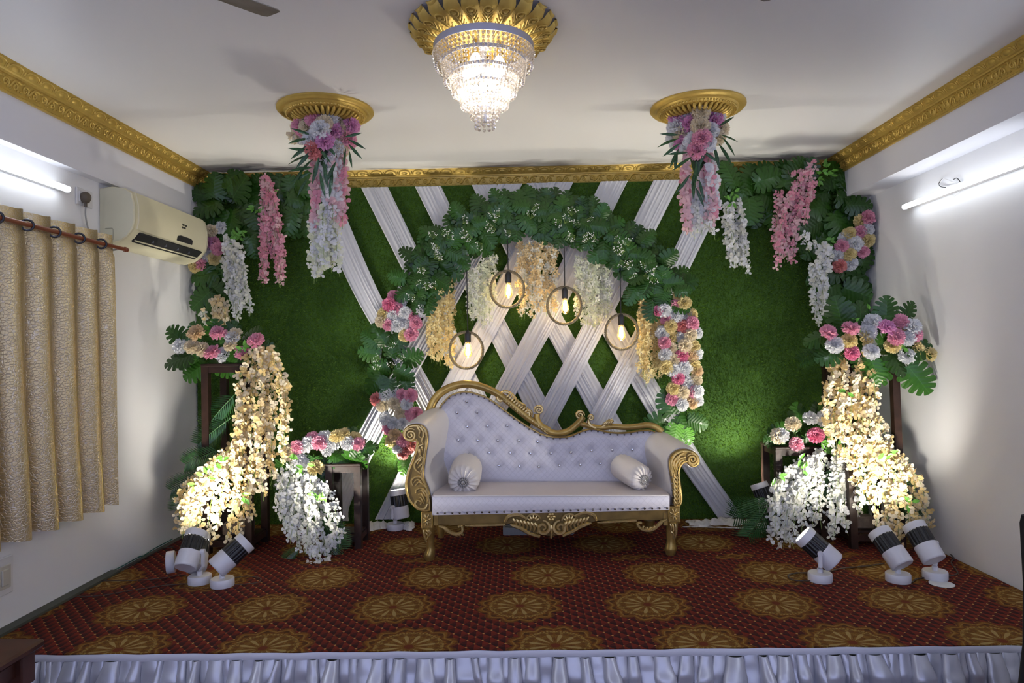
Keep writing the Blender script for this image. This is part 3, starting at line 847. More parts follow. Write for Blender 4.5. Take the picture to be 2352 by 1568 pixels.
cluster('carnation_cluster', 'long column of yellow, pink, white and cream carnations down the arch side', [
    (1560,680,Ye),(1572,695,Ye),(1552,702,Pk),(1510,715,Ht),(1526,712,Wt),(1530,733,Pk),(1552,726,Wt),(1575,722,Wt),(1588,723,Ye),(1540,750,Ye),(1568,750,Co),(1590,742,Pk),(1523,765,Wt),(1542,775,Ye),(1565,775,Wt),(1585,768,Cr),(1600,765,Wt),(1527,787,Pk),(1540,800,Cr),(1573,793,Cr),(1592,795,Ye),(1600,812,Wt),(1528,815,Wt),(1548,826,Cr),(1566,817,Ht),(1588,814,Pe),(1530,843,Ye),(1547,850,Wt),(1572,845,Wt),(1592,840,Ye),(1600,852,Pe),(1558,869,Ht),(1580,878,Wt),(1598,873,Cr),(1547,892,Ye),(1568,901,Cr),(1592,899,Pk),(1602,898,Wt),(1544,917,Pk),(1567,928,Wt),(1590,925,Pe),(1600,920,Wt)], YA-.10, .112)

# ---- dense wisteria panels hanging inside the arch: strand by strand, florets joined per strand
def panel(label, x0, x1, ytop, ybot, cols, Y, n):
    c = at((x0+x1)/2, ybot, Y); t = thing('wisteria_curtain', label, 'hanging flowers', (c.x, Y, c.z), 'wisteria curtains inside the arch')
    for k in range(n):
        u = (k+.5)/n; x = x0 + (x1-x0)*u + U(-3,3); yt = ytop(u) if callable(ytop) else ytop
        yb = ybot - abs(u-.5)*U(10,50) - U(0,26); Yk = Y + U(-.05,.05)
        a = at(x, yt, Yk); b = at(x + U(-5,5), yb, Yk)
        Q = [a.lerp(b, i/30) for i in range(31)]
        mb = MB(); mb.cur = 0
        mb.tube(Q[::5]+[b - Vector((0,0,.03))], .0014, 3)
        L = (a-b).length; nf = int(L/.0165)
        for i in range(nf):
            mb.cur = 1 + (random.random() < .4)
            p = a.lerp(b, i/nf) + Vector((U(-.022,.022), U(-.028,.012), U(-.01,.01))); s = .030*U(.75,1.25)*(1-.3*max(0,i/nf-.7)/.3)
            R = aim_z((U(-1,1), -1, U(-.8,.7)), U(0,6))
            for q in range(4):
                an = q*PI/2 + .4; d = Vector((math.cos(an), math.sin(an), 0)); e = Vector((-d.y, d.x, 0))
                mb.add([p, p+R@((d*.55-e*.34+Vector((0,0,.15)))*s), p+R@((d+Vector((0,0,U(-.1,.25))))*s), p+R@((d*.55+e*.34+Vector((0,0,.15)))*s)], [(0,1,2,3)])
        put('strand', mb, [M_STEM, FC[cols[0]], FC[cols[1]]], t, smooth=False)
random.seed(5)
panel('golden yellow wisteria curtain beside the lowest hanging bulb', 982, 1042, lambda u: 690-55*u, 856, ('yellow','gold'), YA-.02, 9)
panel('greenish white wisteria curtain between the two hanging bulbs by the arch shoulder', 1078, 1138, lambda u: 630-50*u, 752, ('lime','ivory'), YA-.0, 9)
panel('peach cream wisteria curtain hanging from the arch crown', 1188, 1276, lambda u: 560, 738, ('amber','ivory'), YA-.0, 12)
panel('greenish white wisteria curtain next to the centre of the arch, beside the third bulb', 1322, 1398, lambda u: 590+20*u, 764, ('lime','ivory'), YA-.0, 11)
panel('golden yellow wisteria curtain beside the long carnation column', 1464, 1520, lambda u: 690+12*u, 884, ('yellow','gold'), YA-.04, 9)

# ---- hanging bulbs in rope rings
def pendant(px, py, ring, topy, label, bx, by):
    Y = 5.70; c = at(px, py, Y); b = at(bx, by, Y); top = at(bx-3, topy, Y+.03)
    t = thing('pendant_lamp', label, 'pendant lamp', (c.x, Y, c.z-ring), 'bulbs in rope rings inside the arch')
    sock = b + Vector((0,0,.075))
    put('cord', MB().tube([sock+Vector((0,0,.07)), top.lerp(sock, .4), top], .0042, 6), M_CORD, t)
    put('socket', MB().lathe([(.008,.095),(.014,.090),(.024,.070),(.026,.062),(.026,0),(.022,-.004)], sock-Vector((0,0,.008)), n=18), M_BLACKPL, t)
    bu = put('bulb', MB().lathe([(.015,.070),(.018,.05),(.026,.02),(.033,-.01),(.034,-.028),(.028,-.05),(.014,-.064),(.002,-.068)], b, n=16), M_BULBG, t)
    fl = MB()
    for k in range(4):
        a = k*PI/2; fl.tube([b+Vector((.008*math.cos(a), .008*math.sin(a), .045)), b+Vector((.017*math.cos(a), .017*math.sin(a), -.035))], .0030, 5)
    put('filament', fl, M_BULB, bu, origin=b)
    mb = MB(); n = 120
    for s in range(3):
        pts = []
        for i in range(n):
            a = 2*PI*i/n; tw = a*22 + s*2*PI/3; rr = ring + .0075*math.cos(tw)
            pts.append(c + Vector((rr*.95*math.cos(a), .0075*math.sin(tw), rr*1.04*math.sin(a))))
        mb.tube(pts, .0065, 5, closed=True)
    put('rope_ring', mb, M_ROPE, t)
    l = bpy.data.lights.new('bulb_light', 'POINT'); l.energy = PEND_W; l.color = (1.0,.72,.36); l.shadow_soft_size = .03
    lo = bpy.data.objects.new('bulb_light', l); COL.objects.link(lo); lo.parent = t; lo.location = b + Vector((0,-.0,-.085)) - WL[t.name]
pendant(1071, 804, .146, 620, 'lowest hanging bulb in a rope ring beside the golden wisteria', 1075, 803)
pendant(1165, 664, .146, 520, 'highest hanging bulb in a rope ring near the arch crown', 1168, 667)
pendant(1296, 702, .148, 520, 'hanging bulb in a rope ring just beside the peach wisteria curtain', 1298, 703)
pendant(1428, 762, .140, 590, 'hanging bulb in a rope ring closest to the carnation column', 1427, 764)

# ================================================================== corner garlands on the grass panel
random.seed(31)
gl = thing('monstera_garland', 'monstera leaf garland in the panel corner above the air conditioner', 'leaf garland', at(560, 700, 5.95), 'corner leaf garlands')
put('wire_frame', MB().tube(smoothpath(pxs([(475,690),(480,560),(490,460),(560,425),(640,440),(730,450)], 5.98), 6), .008, 6), M_LANCE, gl)
LG = [(490,420,95,.24),(515,425,120,.26),(545,410,100,.24),(480,455,170,.24),(505,465,200,.26),(535,455,60,.26),(560,450,-20,.24),(480,495,190,.23),(500,500,250,.24),(530,490,-90,.26),(555,485,-60,.26),(585,470,-80,.24),
      (575,440,70,.22),(640,440,80,.25),(660,455,0,.26),(690,445,60,.24),(700,470,-40,.25),(675,480,-90,.25),(720,440,20,.24),(645,470,200,.2),(705,490,-100,.22),(560,520,-70,.24),(575,545,-60,.2),(520,410,60,.22),(600,430,60,.2),(715,410,70,.2),
      (455,630,180,.24),(470,640,110,.25),(485,655,-30,.24),(460,670,230,.24),(475,690,-95,.26),(500,640,20,.22),(455,700,200,.22),(490,675,-60,.22)]
for x, y, a, s in LG:
    leaf(gl, x, y, 5.88+U(-.05,.04), a+U(-15,15), s*1.22); leaf(gl, x+U(-14,14), y+U(-12,12), 5.93+U(-.03,.03), a+U(-60,60), s*1.15)
for x, y in ((540,540),(555,530),(530,555),(625,445),(585,480),(548,548),(600,485)):
    for k in range(4): leaf(gl, x+U(-6,6), y+U(-6,6), 5.83, U(0,360), .055, me=ME_SMALL, name='small_leaf')
gr = thing('monstera_garland', 'monstera leaf garland in the panel corner below the long tube light beam', 'leaf garland', at(1860, 700, 5.95), 'corner leaf garlands')
put('wire_frame', MB().tube(smoothpath(pxs([(1660,430),(1740,410),(1850,400),(1930,430),(1945,560),(1950,700)], 5.95), 6), .008, 6), M_LANCE, gr)
RG = [(1670,420,190,.24),(1690,400,100,.26),(1710,430,230,.24),(1725,395,80,.27),(1735,420,30,.26),(1720,455,-100,.26),(1750,440,-60,.25),(1770,405,90,.27),(1790,420,20,.25),(1800,395,70,.26),(1815,415,60,.24),(1775,460,-95,.24),(1745,470,-110,.22),(1800,460,-80,.22),
      (1905,400,90,.27),(1930,415,60,.25),(1950,430,30,.22),(1900,440,180,.27),(1925,450,-20,.27),(1950,470,0,.22),(1890,475,200,.27),(1915,490,-70,.28),(1945,500,-40,.26),(1885,510,220,.26),(1905,530,-100,.28),(1940,540,-60,.26),(1880,550,230,.24),(1960,520,-20,.22),(1655,440,220,.2),(1850,400,80,.2),
      (1935,620,180,.26),(1955,615,60,.25),(1975,625,20,.26),(1925,650,210,.28),(1950,660,-80,.29),(1980,660,-20,.26),(1940,690,230,.27),(1965,695,-70,.26),(1985,695,-40,.22),(1950,720,-100,.24),(1975,640,-60,.26),(1990,610,60,.2)]
for x, y, a, s in RG:
    leaf(gr, x, y, 5.86+U(-.05,.05), a+U(-15,15), s*1.22); leaf(gr, x+U(-14,14), y+U(-12,12), 5.92+U(-.03,.03), a+U(-60,60), s*1.15)
for x, y in ((1885,400),(1895,385),(1880,415),(1905,395),(1680,460),(1690,445),(1925,715),(1990,715),(1900,555)):
    for k in range(4): leaf(gr, x+U(-8,8), y+U(-8,8), 5.78, U(0,360), .055, me=ME_SMALL, name='small_leaf')

cluster('carnation_cluster', 'small pink, white and yellow carnation cluster tucked behind the air conditioner end', [
    (485,530,Cr),(508,524,Wt),(492,557,Pk),(502,572,Pk),(480,585,Wt),(493,594,Ye),(462,606,Pk),(450,612,Ye),(478,560,Or)], 5.86, .115, 'carnation clusters on the grass panel')
cluster('carnation_cluster', 'pink, white and yellow carnation cluster on the panel edge under the wall pier', [
    (1994,499,Pk),(1975,508,Ye),(1998,527,Wt),(1974,534,Pk),(1950,537,Ye),(1992,552,Ye),(1933,565,Pk),(1963,560,Wt),(1980,578,Pk),(1923,588,Wt),(1950,584,Ye),(1928,611,Co),(1953,606,Wt),(1942,548,Wt)], 5.80, .118, 'carnation clusters on the grass panel')

# ---- hanging wisteria bunches on the panel
def bunchw(label, strands, cols, Y, size=.046, step=.033, jit=.021, group='wisteria bunches hanging on the grass panel', dY=0.0):
    P = [at(s[-1][0], s[-1][1], Y) for s in strands]
    t = thing('wisteria_bunch', label, 'hanging flowers', (sum(p.x for p in P)/len(P), Y, min(p.z for p in P)), group)
    for s in strands: strand(t, pxs(s, Y + U(-.03,.03), dY), cols, step, jit, size)
    return t
random.seed(77)
bunchw('long pink wisteria bunch in two tails beside the ceiling garland of the curtain side', [
    [(600,408),(612,470),(605,550),(600,640)],[(608,410),(618,480),(612,560),(606,645)],[(612,405),(622,460),(632,540),(640,645)],[(618,415),(630,490),(640,570),(645,650)],[(605,430),(600,500),(606,560)],[(625,440),(640,520),(648,590),(640,630)],[(615,470),(622,540),(628,590)]], ['rose','pink','ltpink'], 5.82)
bunchw('long white wisteria bunch beside the air conditioner and its carnations', [
    [(515,545),(520,610),(525,680)],[(525,548),(535,620),(540,700),(545,738)],[(540,555),(548,630),(555,690),(560,705)],[(550,560),(560,640),(570,690),(575,715)],[(530,570),(545,650),(552,720)],[(512,590),(518,630)],[(522,600),(532,670),(538,715)],[(548,600),(562,660),(570,685)]], ['white','ivory'], 5.80)
bunchw('short peach cream wisteria bunch above the tall stand by the curtain', [
    [(492,685),(494,720),(495,750)],[(500,685),(505,720),(508,755)],[(510,690),(517,720),(522,752)],[(504,680),(512,730)],[(490,690),(500,740)]], ['amber','cream'], 5.83, .05)
bunchw('single short cream floret strand beside the tall stand by the curtain', [[(465,712),(468,735),(466,755)]], ['amber','ivory'], 5.83, .045)
bunchw('white wisteria bunch hanging just past the second ceiling garland', [
    [(1668,470),(1670,530),(1676,600)],[(1680,465),(1685,540),(1690,610)],[(1692,460),(1700,540),(1703,605)],[(1705,470),(1710,540),(1714,600),(1716,622)],[(1676,480),(1682,560),(1686,612)],[(1699,480),(1706,560),(1708,608)],[(1664,500),(1670,530)]], ['white','ivory'], 5.84)
bunchw('large pink wisteria bunch in the middle of the second corner garland', [
    [(1865,372),(1845,410),(1835,470),(1825,540)],[(1860,385),(1830,430),(1800,490),(1790,560),(1788,610)],[(1868,390),(1860,440),(1850,500),(1848,510)],[(1840,395),(1815,450),(1795,520),(1800,590)],[(1850,400),(1840,470),(1825,550),(1822,600)],[(1812,398),(1830,395)],[(1830,440),(1810,520),(1808,590)],[(1790,440),(1785,500),(1782,560)],[(1870,420),(1862,460)]], ['rose','pink','ltpink'], 5.78, .048)
bunchw('long white wisteria bunch hanging beside the second corner carnations', [
    [(1875,555),(1885,590),(1870,640),(1872,700),(1880,735)],[(1890,560),(1895,620),(1890,680),(1885,740)],[(1900,555),(1905,600),(1895,650),(1900,720)],[(1850,535),(1856,570)],[(1865,610),(1880,660),(1890,710)],[(1905,570),(1915,590)],[(1880,600),(1892,690)]], ['white','ivory'], 5.76)
# ================================================================== ceiling: medallions, chandelier, garlands
def small_medallion(c, label):
    t = thing('ceiling_medallion', label, 'ceiling medallion', (c.x, c.y, ZC-.07), 'small gold ceiling medallions')
    R = .315
    prof = [(R,0),(R+.002,-.012),(R-.012,-.026),(R-.03,-.030),(R-.045,-.026),(R-.05,-.034),(R-.075,-.046),(R-.085,-.040),(R-.10,-.044),(R-.13,-.052),(.13,-.062),(.10,-.06),(.06,-.066),(.0005,-.068)]
    put('plate', MB().lathe(prof, (c.x, c.y, ZC), n=64), M_GOLD, t)
    mb = MB()
    for k in range(72):
        a = 2*PI*k/72; mb.ball((c.x+(R-.062)*math.cos(a), c.y+(R-.062)*math.sin(a), ZC-.042), .0085, 6, 4)
    o = put('bead_ring', mb, M_GOLD, t); o['kind'] = 'stuff'
    fm = MB().tube(smoothpath([(.115,0,-.062),(.15,0,-.072),(.19,0,-.066),(.222,0,-.046)], 4), [.006,.008,.009,.01,.011,.0115,.012,.012,.012,.0115,.011,.009,.004], 6).mesh('flute', M_GOLD)
    for k in range(36):
        inst('flute', fm, t, (c.x, c.y, ZC), Matrix.Rotation(2*PI*k/36, 3, 'Z'))
    return t
CM1 = Vector((-1.30, 4.535, ZC)); CM2 = Vector((1.21, 4.64, ZC)); CMC = Vector((-.176, 3.43, ZC))
small_medallion(CM1, 'round gold ceiling medallion on the curtain side of the room')
small_medallion(CM2, 'round gold ceiling medallion on the side of the long tube light')
def big_medallion(c):
    t = thing('ceiling_medallion', 'large gold ceiling medallion of feather petals above the chandelier', 'ceiling medallion', (c.x, c.y, ZC-.1))
    put('hub_plate', MB().lathe([(.17,0),(.175,-.05),(.15,-.090),(.06,-.105),(.0005,-.105)], c, n=48), M_GOLD, t)
    mb = MB(); n = 24; w = PI/n
    def fn(u, v):
        r = .12 + .245*v; s = (u-.5)*2
        a = s*w*(1.0 if v < .8 else math.sqrt(max(0, 1-((v-.8)/.2)**2*.55)))
        z = -.098 + .056*v - .016*(1-s*s)*(.4+.6*v) + (.0 if v < .86 else .030*((v-.86)/.14)**2)
        return Vector((r*math.cos(a), r*math.sin(a), z))
    mb.grid(fn, 8, 12)
    def ed(u, v):
        s = (u-.5)*2; a = s*w*math.sqrt(.45); p = fn(u, 1.0)
        return Vector((p.x + .012*math.sin(PI*v), p.y, p.z*(1-v)))
    mb.grid(ed, 8, 4)
    mb.tube([fn(.5, v)+Vector((0,0,-.003)) for v in (.05,.3,.6,.75)], .0045, 5)
    for j in range(6):
        v = .15+.1*j
        for sg in (-1,1): mb.tube([fn(.5, v-.04)+Vector((0,0,-.003)), fn(.5+sg*.20, v+.03)+Vector((0,0,-.003)), fn(.5+sg*.34, v+.1)+Vector((0,0,-.001))], .0035, 4)
    ring = [fn(.5+.26*math.cos(a), .80+.10*math.sin(a))+Vector((0,0,-.003)) for a in [2*PI*i/14 for i in range(14)]]
    mb.tube(ring, .004, 4, closed=True); mb.ball(fn(.5,.8)+Vector((0,0,-.004)), .012, 6, 4, (1,1,.5))
    me = mb.mesh('petal', M_GOLD, smooth=50)
    for k in range(n): inst('petal', me, t, c, Matrix.Rotation(2*PI*(k+.5)/n, 3, 'Z'))
big_medallion(CMC)
def chandelier(c):
    t = thing('chandelier', 'tiered crystal bead chandelier with lit bulbs under the large gold medallion', 'chandelier', (c.x, c.y, 2.62))
    tiers = [(.254,3.010,66,4,.034),(.212,2.950,55,5,.018),(.171,2.888,45,5,.016),(.130,2.828,34,5,.013),(.083,2.772,22,5,.011),(.043,2.722,11,5,.009)]
    put('rod', MB().lathe([(.03,0),(.03,-.03),(.012,-.04),(.012,-.40)], (c.x,c.y,ZC-.08), n=12), M_SILVER, t)
    sp = .0195
    strs = {}
    for nb in {4,5}:
        mb = MB(); mb.tube([(0,0,0),(0,0,-sp*nb)], .0012, 3)
        for k in range(nb):
            mb.ball((0,0,-sp*(k+.6)), .0092 if k < nb-1 else .0098, 6, 4)
        strs[nb] = mb.mesh('bead_string', [M_BEAD], smooth=False)
    for i, (R, z, n, nb, h) in enumerate(tiers):
        ring = put('tier_ring', MB().lathe([(R-.002,0),(R,0),(R,h),(R-.002,h)], (c.x,c.y,z), n=64, cap=False), M_SILVER, t)
        if i:
            mb = MB()
            R0 = tiers[i-1][0]
            for k in range(4):
                a = PI/4 + k*PI/2; d = Vector((math.cos(a), math.sin(a), 0)); mb.tube([Vector((c.x,c.y,tiers[i-1][1]))+d*R0, Vector((c.x,c.y,z+h))+d*R], .0035, 4)
            put('strut', mb, M_SILVER, t)
        for k in range(n):
            a = 2*PI*k/n; d = Vector((math.cos(a), math.sin(a), 0))
            lean = .16 if i < 5 else -.05
            inst('bead_string', strs[nb], ring, Vector((c.x, c.y, z)) + d*R, aim_z(Vector((d.x*lean, d.y*lean, 1)), a))
    for k in range(4):
        a = PI/4 + .35 + k*PI/2; p = Vector((c.x+.085*math.cos(a), c.y+.085*math.sin(a), 2.92))
        put('bulb_holder', MB().lathe([(.014,.0),(.017,.02),(.012,.07)], p+Vector((0,0,.05)), n=10), M_GOLD, t)
        put('bulb', MB().lathe([(.014,.055),(.030,.03),(.034,.0),(.030,-.03),(.016,-.048),(.002,-.052)], p, n=14), M_CBULB, t)
        l = bpy.data.lights.new('bulb_light', 'POINT'); l.energy = CHAN_W; l.color = (1,.93,.82); l.shadow_soft_size = .05
        lo = bpy.data.objects.new('bulb_light', l); COL.objects.link(lo); lo.parent = t; lo.location = p + Vector((0,0,-.09)) - WL[t.name]
chandelier(CMC)

def ceiling_garland(cm, label, flowers, lances, strands_top, strands_low, Yc, cols_low):
    t = thing('ceiling_garland', label, 'hanging flowers', (cm.x, cm.y, 2.0), 'flower garlands hanging from the ceiling medallions')
    top = Vector((cm.x, cm.y, ZC-.07)); bot = at(flowers[0][0], 400, Yc)
    put('foam_core', MB().tube([top, top-Vector((0,0,.12)), Vector((cm.x, cm.y, bot.z))], [.05,.10,.03], 8), M_LANCE, t)
    for x, y, c in flowers:
        p = at(x, y, Yc-.08); d = Vector(((p.x-cm.x)*6, -1, U(-.4,.3)))
        carn(t, x, y, Yc - .10 + min(.12, abs(p.x-cm.x)*.9), c, .118, d)
    for k in range(7): carn(t, flowers[0][0]+U(-30,30), 300+U(-25,30), Yc+.07, random.choice([Wt,Cr,Pk]), .115, (U(-1,1), .8, U(-.4,.4)))
    for x, y, a, s in lances: leaf(t, x, y, Yc-.08, a, s, me=ME_LANCE if random.random() < .8 else ME_LANCE, name='lance_leaf', tilt=.6)
    for s, cols in strands_top: strand(t, pxs(s, Yc+U(-.05,.03)), cols, .040, .014, .060)
    for s in strands_low: strand(t, pxs(s, Yc+U(-.03,.05)), cols_low, .026, .020, .046)
random.seed(12)
ceiling_garland(CM1, 'ceiling garland with pink and cream carnations over white wisteria on the curtain side', [
    (700,270,Cr),(723,272,Pk),(757,268,Wt),(788,272,Cr),(692,290,Pk),(705,293,Cr),(736,298,Wt),(765,302,Or),(792,305,Cr),(805,288,Or),(746,325,Or),(718,322,Wt),(798,320,Pk),(778,328,Cr),(722,345,Co),(772,340,Wt),(745,285,Cr),(780,345,Cr)],
    [(716,310,165,.14),(712,318,185,.15),(715,330,215,.17),(722,340,230,.18),(715,345,180,.15),(715,355,195,.16),(720,365,220,.17),(718,385,185,.16),(715,395,205,.15),(708,408,240,.14),(728,330,-60,.16),(740,320,-50,.15),(732,360,-100,.18),(745,370,-85,.17),(800,320,-30,.13),(800,330,-50,.14),(802,345,-80,.12),(795,340,-100,.13),(772,370,-110,.16),(765,390,-100,.18),(705,380,230,.16),(790,315,10,.12),(735,395,-80,.17)],
    [([(722,360),(722,420),(722,500),(722,528)],['ltpink']),([(728,370),(726,440),(728,520)],['ltpink','rose']),([(785,350),(790,400),(788,470),(786,515)],['ltpink','rose']),([(750,345),(758,400),(756,470),(750,530)],['white']),([(765,350),(762,420),(765,490)],['white','ltpink']),([(740,350),(745,430),(748,510)],['white']),([(775,360),(778,430),(772,500)],['white','ltpink'])],
    [[(716,500),(718,560),(716,610)],[(722,510),(724,580),(722,635)],[(730,520),(732,580),(728,630)],[(740,490),(742,560),(744,620)],[(750,500),(752,570),(750,615)],[(760,490),(758,560),(756,600)],[(770,520),(774,580),(778,622)],[(745,470),(736,550),(730,600)],[(765,480),(768,560),(762,610)]], 4.50, ['white','ivory','lime'])
ceiling_garland(CM2, 'ceiling garland with orchid pink carnations over pale pink wisteria near the tube light', [
    (1577,264,Wt),(1610,256,Cr),(1645,264,Wt),(1556,272,Or),(1584,285,Or),(1608,290,Cr),(1640,275,Or),(1632,300,Wt),(1562,305,Cr),(1552,290,Wt),(1612,318,Pk),(1592,327,Wt),(1568,330,Or),(1648,315,Cr),(1655,295,Cr),(1625,330,Wt),(1580,340,Wt),(1600,345,Pk)],
    [(1560,310,180,.13),(1560,318,195,.15),(1562,328,220,.14),(1560,340,240,.15),(1555,345,260,.14),(1650,290,30,.13),(1655,310,-20,.12),(1658,315,-50,.15),(1650,330,-60,.17),(1640,335,-80,.16),(1625,330,-110,.16),(1580,350,185,.14),(1590,360,210,.16),(1600,370,-95,.2),(1595,390,-100,.2),(1610,345,-40,.14),(1585,400,235,.16),(1605,410,-80,.15),(1630,335,200,.14),(1598,430,-70,.14)],
    [([(1577,350),(1575,420),(1578,500),(1582,528)],['ltpink']),([(1570,400),(1576,460),(1580,520)],['ltpink','rose']),([(1625,350),(1632,420),(1640,480),(1636,515)],['ltpink','rose']),([(1618,345),(1622,400),(1618,460),(1620,510)],['white']),([(1632,360),(1642,430),(1645,500)],['ltpink','white']),([(1608,400),(1606,460),(1610,515)],['white','ltpink']),([(1595,420),(1594,470),(1600,520)],['white']),([(1630,380),(1626,450),(1630,510)],['white','ltpink'])],
    [[(1588,450),(1590,500),(1594,540)],[(1600,455),(1604,510),(1602,530)],[(1612,450),(1616,505),(1612,525)],[(1628,460),(1630,510),(1640,535)]], 4.60, ['white','ivory'])

# ================================================================== wooden stands
def stand(label, x0, x1, y0, y1, h, lean=0.0, brick=None):
    t = thing('wooden_stand', label, 'wooden stand', ((x0+x1)/2, (y0+y1)/2, 0), 'dark wooden flower stands')
    s = .052
    for x in (x0, x1):
        for y in (y0, y1):
            mb = MB(); sx = .02 if x == x0 else -.02
            b = .0
            vs = []
            for zz, o in ((0, 0), (h, lean)):
                for dx, dy in ((-1,-1),(1,-1),(1,1),(-1,1)): vs.append(Vector((x+dx*s/2+o*(1 if zz else 0), y+dy*s/2, zz)))
            mb.add(vs, [(3,2,1,0),(4,5,6,7),(0,1,5,4),(1,2,6,5),(2,3,7,6),(3,0,4,7)])
            put('leg', mb, M_WOOD, t, smooth=False)
    for z in (h-.025, .075):
        o = lean*z/h; hh = .045
        for y in (y0, y1): put('rail', MB().box(((x0+x1)/2+o, y, z), (x1-x0-s, s*.6, hh)), M_WOOD, t, smooth=False)
        for x in (x0, x1): put('rail', MB().box((x+o, (y0+y1)/2, z), (s*.6, y1-y0-s, hh)), M_WOOD, t, smooth=False)
    put('top_board', MB().box(((x0+x1)/2+lean, (y0+y1)/2, h+.011), (x1-x0+.06, y1-y0+.06, .022), bev=.004), M_WOOD, t, smooth=False)
    put('shelf_board', MB().box(((x0+x1)/2, (y0+y1)/2, .105), (x1-x0+s*.3, y1-y0-s-.004, .016)), M_WOOD, t, smooth=False)
    if brick:
        o = put('brick', MB().box(((x0+x1)/2+brick[0], (y0+y1)/2-.02, .115+.001+.045), (.22,.11,.09), Matrix.Rotation(brick[1],3,'Z'), bev=.01), M_BRICK, smooth=False)
        tag(o, brick[2], 'brick', 'bricks weighing down the stands')
    return t
a = at(473, 838, 5.18); b = at(573, 1200, 5.18)
stand('tall dark wooden stand beside the curtain wall under cream wisteria', a.x, b.x, 5.18, 5.50, at(473,842,5.18).z, 0, (0.02, .1, 'grey brick on the base of the tall stand by the curtain'))
SL = (at(757,1100,5.28).x, at(823,1200,5.28).x)
stand('short dark wooden stool next to the small lamp and lit drape', SL[0], SL[1], 5.28, 5.52, at(823,1070,5.28).z)
stand('tall dark wooden stand against the wall with the long tube light', at(1960,1250,5.12).x, at(2070,1250,5.12).x, 5.12, 5.46, at(2062,846,5.12).z, -.02, (-.07, -.08, 'grey brick on the base of the tall stand by the tube light wall'))
stand('short dark wooden stool holding white wisteria beside the tall tube-light-side stand', at(1788,1100,5.36).x, at(1890,1200,5.36).x, 5.36, 5.64, at(1790,1032,5.36).z)

# ================================================================== flower arrangements on the stands
def arrangement(label, flowers, leaves, Y, base, bright=()):
    t = thing('flower_arrangement', label, 'flower arrangement', base, 'carnation arrangements on the stands')
    put('foam_block', MB().box(Vector(base)+Vector((0,0,.035)), (.20,.18,.07), bev=.015), M_LANCE, t)
    for x, y, a_, s in leaves: leaf(t, x, y, Y+U(-.06,.04), a_, s, tilt=.8)
    for x, y, c in flowers: carn(t, x, y, Y - .06 + U(-.03,.03), c, .118, Vector((U(-.4,.4), -.8, U(.0,.8))))
    for x, y in bright:
        for k in range(5): leaf(t, x+U(-8,8), y+U(-8,8), Y-.08, U(0,360), .055, me=ME_SMALL, name='small_leaf')
    return t
random.seed(44)
def topc(x0, x1, y0, y1, h): return ((x0+x1)/2, (y0+y1)/2, h+.023)
arrangement('flower arrangement with peach, pink and white carnations on the tall stand by the curtain', [
    (452,766,Pe),(502,766,Pk),(540,770,Cr),(533,776,Wt),(590,783,Pk),(442,798,Cr),(466,802,Cr),(488,810,Pk),(531,794,Cr),(514,816,Wt),(557,812,Pk),(415,796,Wt)],
    [(430,790,140,.26),(440,815,200,.28),(455,825,185,.26),(470,835,215,.26),(510,830,-20,.30),(490,825,-40,.26),(470,780,120,.22),(520,790,60,.24),(560,785,40,.24),(500,790,90,.26),(585,800,-10,.22),(545,820,-30,.24),(475,805,160,.28)], 5.22,
    topc(a.x, b.x, 5.18, 5.50, at(473,842,5.18).z), ((575,790),(560,800)))
arrangement('low arrangement of pink, white and yellow carnations on the short stool by the lit drape', [
    (684,1027,Pk),(707,1022,Wt),(720,1008,Pk),(733,1018,Pk),(745,1007,Wt),(765,1017,Wt),(775,1002,Ye),(792,1000,Ye),(754,1034,Wt),(690,1060,Wt),(725,1075,Ye),(800,1018,Wt),(823,1020,Pk),(815,1008,Ye),(663,1040,Cr)],
    [(660,1090,-110,.22),(705,1050,180,.22),(740,1050,-60,.22),(790,1040,-40,.28),(805,1035,10,.24),(760,1045,-20,.24),(720,1050,-100,.22),(735,1085,-80,.2),(835,1025,0,.16),(670,1060,200,.2),(800,1025,60,.2)], 5.30,
    topc(SL[0], SL[1], 5.28, 5.52, at(823,1070,5.28).z), ((665,1030),(650,1022),(690,1085),(720,1110)))
arrangement('wide flower arrangement with pink, white and yellow carnations on the tall tube-light-side stand', [
    (1902,765,Pk),(1952,755,Pk),(1916,793,Wt),(1950,783,Ye),(1955,810,Ht),(1988,776,Ye),(1999,808,Wt),(1993,765,Wt),(2002,740,Wt),(2034,753,Or),(2064,755,Ye),(2057,775,Pk),(2050,793,Ye),(2083,777,Wt),(2098,768,Pk),(2068,740,Pk),(2095,752,Wt),(2083,818,Wt),(2103,800,Ye),(2133,813,Ye)],
    [(1935,745,110,.28),(1900,770,190,.22),(1970,760,80,.28),(2010,760,60,.28),(2035,740,90,.25),(2070,745,60,.24),(2040,800,-60,.30),(2030,820,-110,.28),(2085,840,-60,.32),(2110,785,-20,.28),(2015,790,10,.30),(1975,800,-90,.24),(1925,805,200,.24),(2000,820,-80,.26),(2120,800,-15,.24)], 5.02,
    topc(at(1960,1250,5.12).x-.02, at(2070,1250,5.12).x-.02, 5.12, 5.46, at(2062,846,5.12).z), ((1960,745),(2075,800)))
arrangement('small flower arrangement with two pink carnations on the short stool beside the tall tube-light-side stand', [
    (1793,1000,Wt),(1785,1002,Cr),(1829,1020,Pk),(1874,1000,Ht),(1860,962,Wt),(1893,962,Wt),(1910,980,Wt),(1821,975,Cr)],
    [(1840,985,100,.28),(1820,1000,170,.26),(1850,1005,-30,.30),(1880,985,30,.28),(1835,1010,220,.24),(1870,975,80,.24),(1800,1012,180,.2),(1900,1000,-20,.24)], 5.36,
    topc(at(1788,1100,5.36).x, at(1890,1200,5.36).x, 5.36, 5.64, at(1790,1032,5.36).z), ((1905,1015),(1915,1030),(1900,1035)))

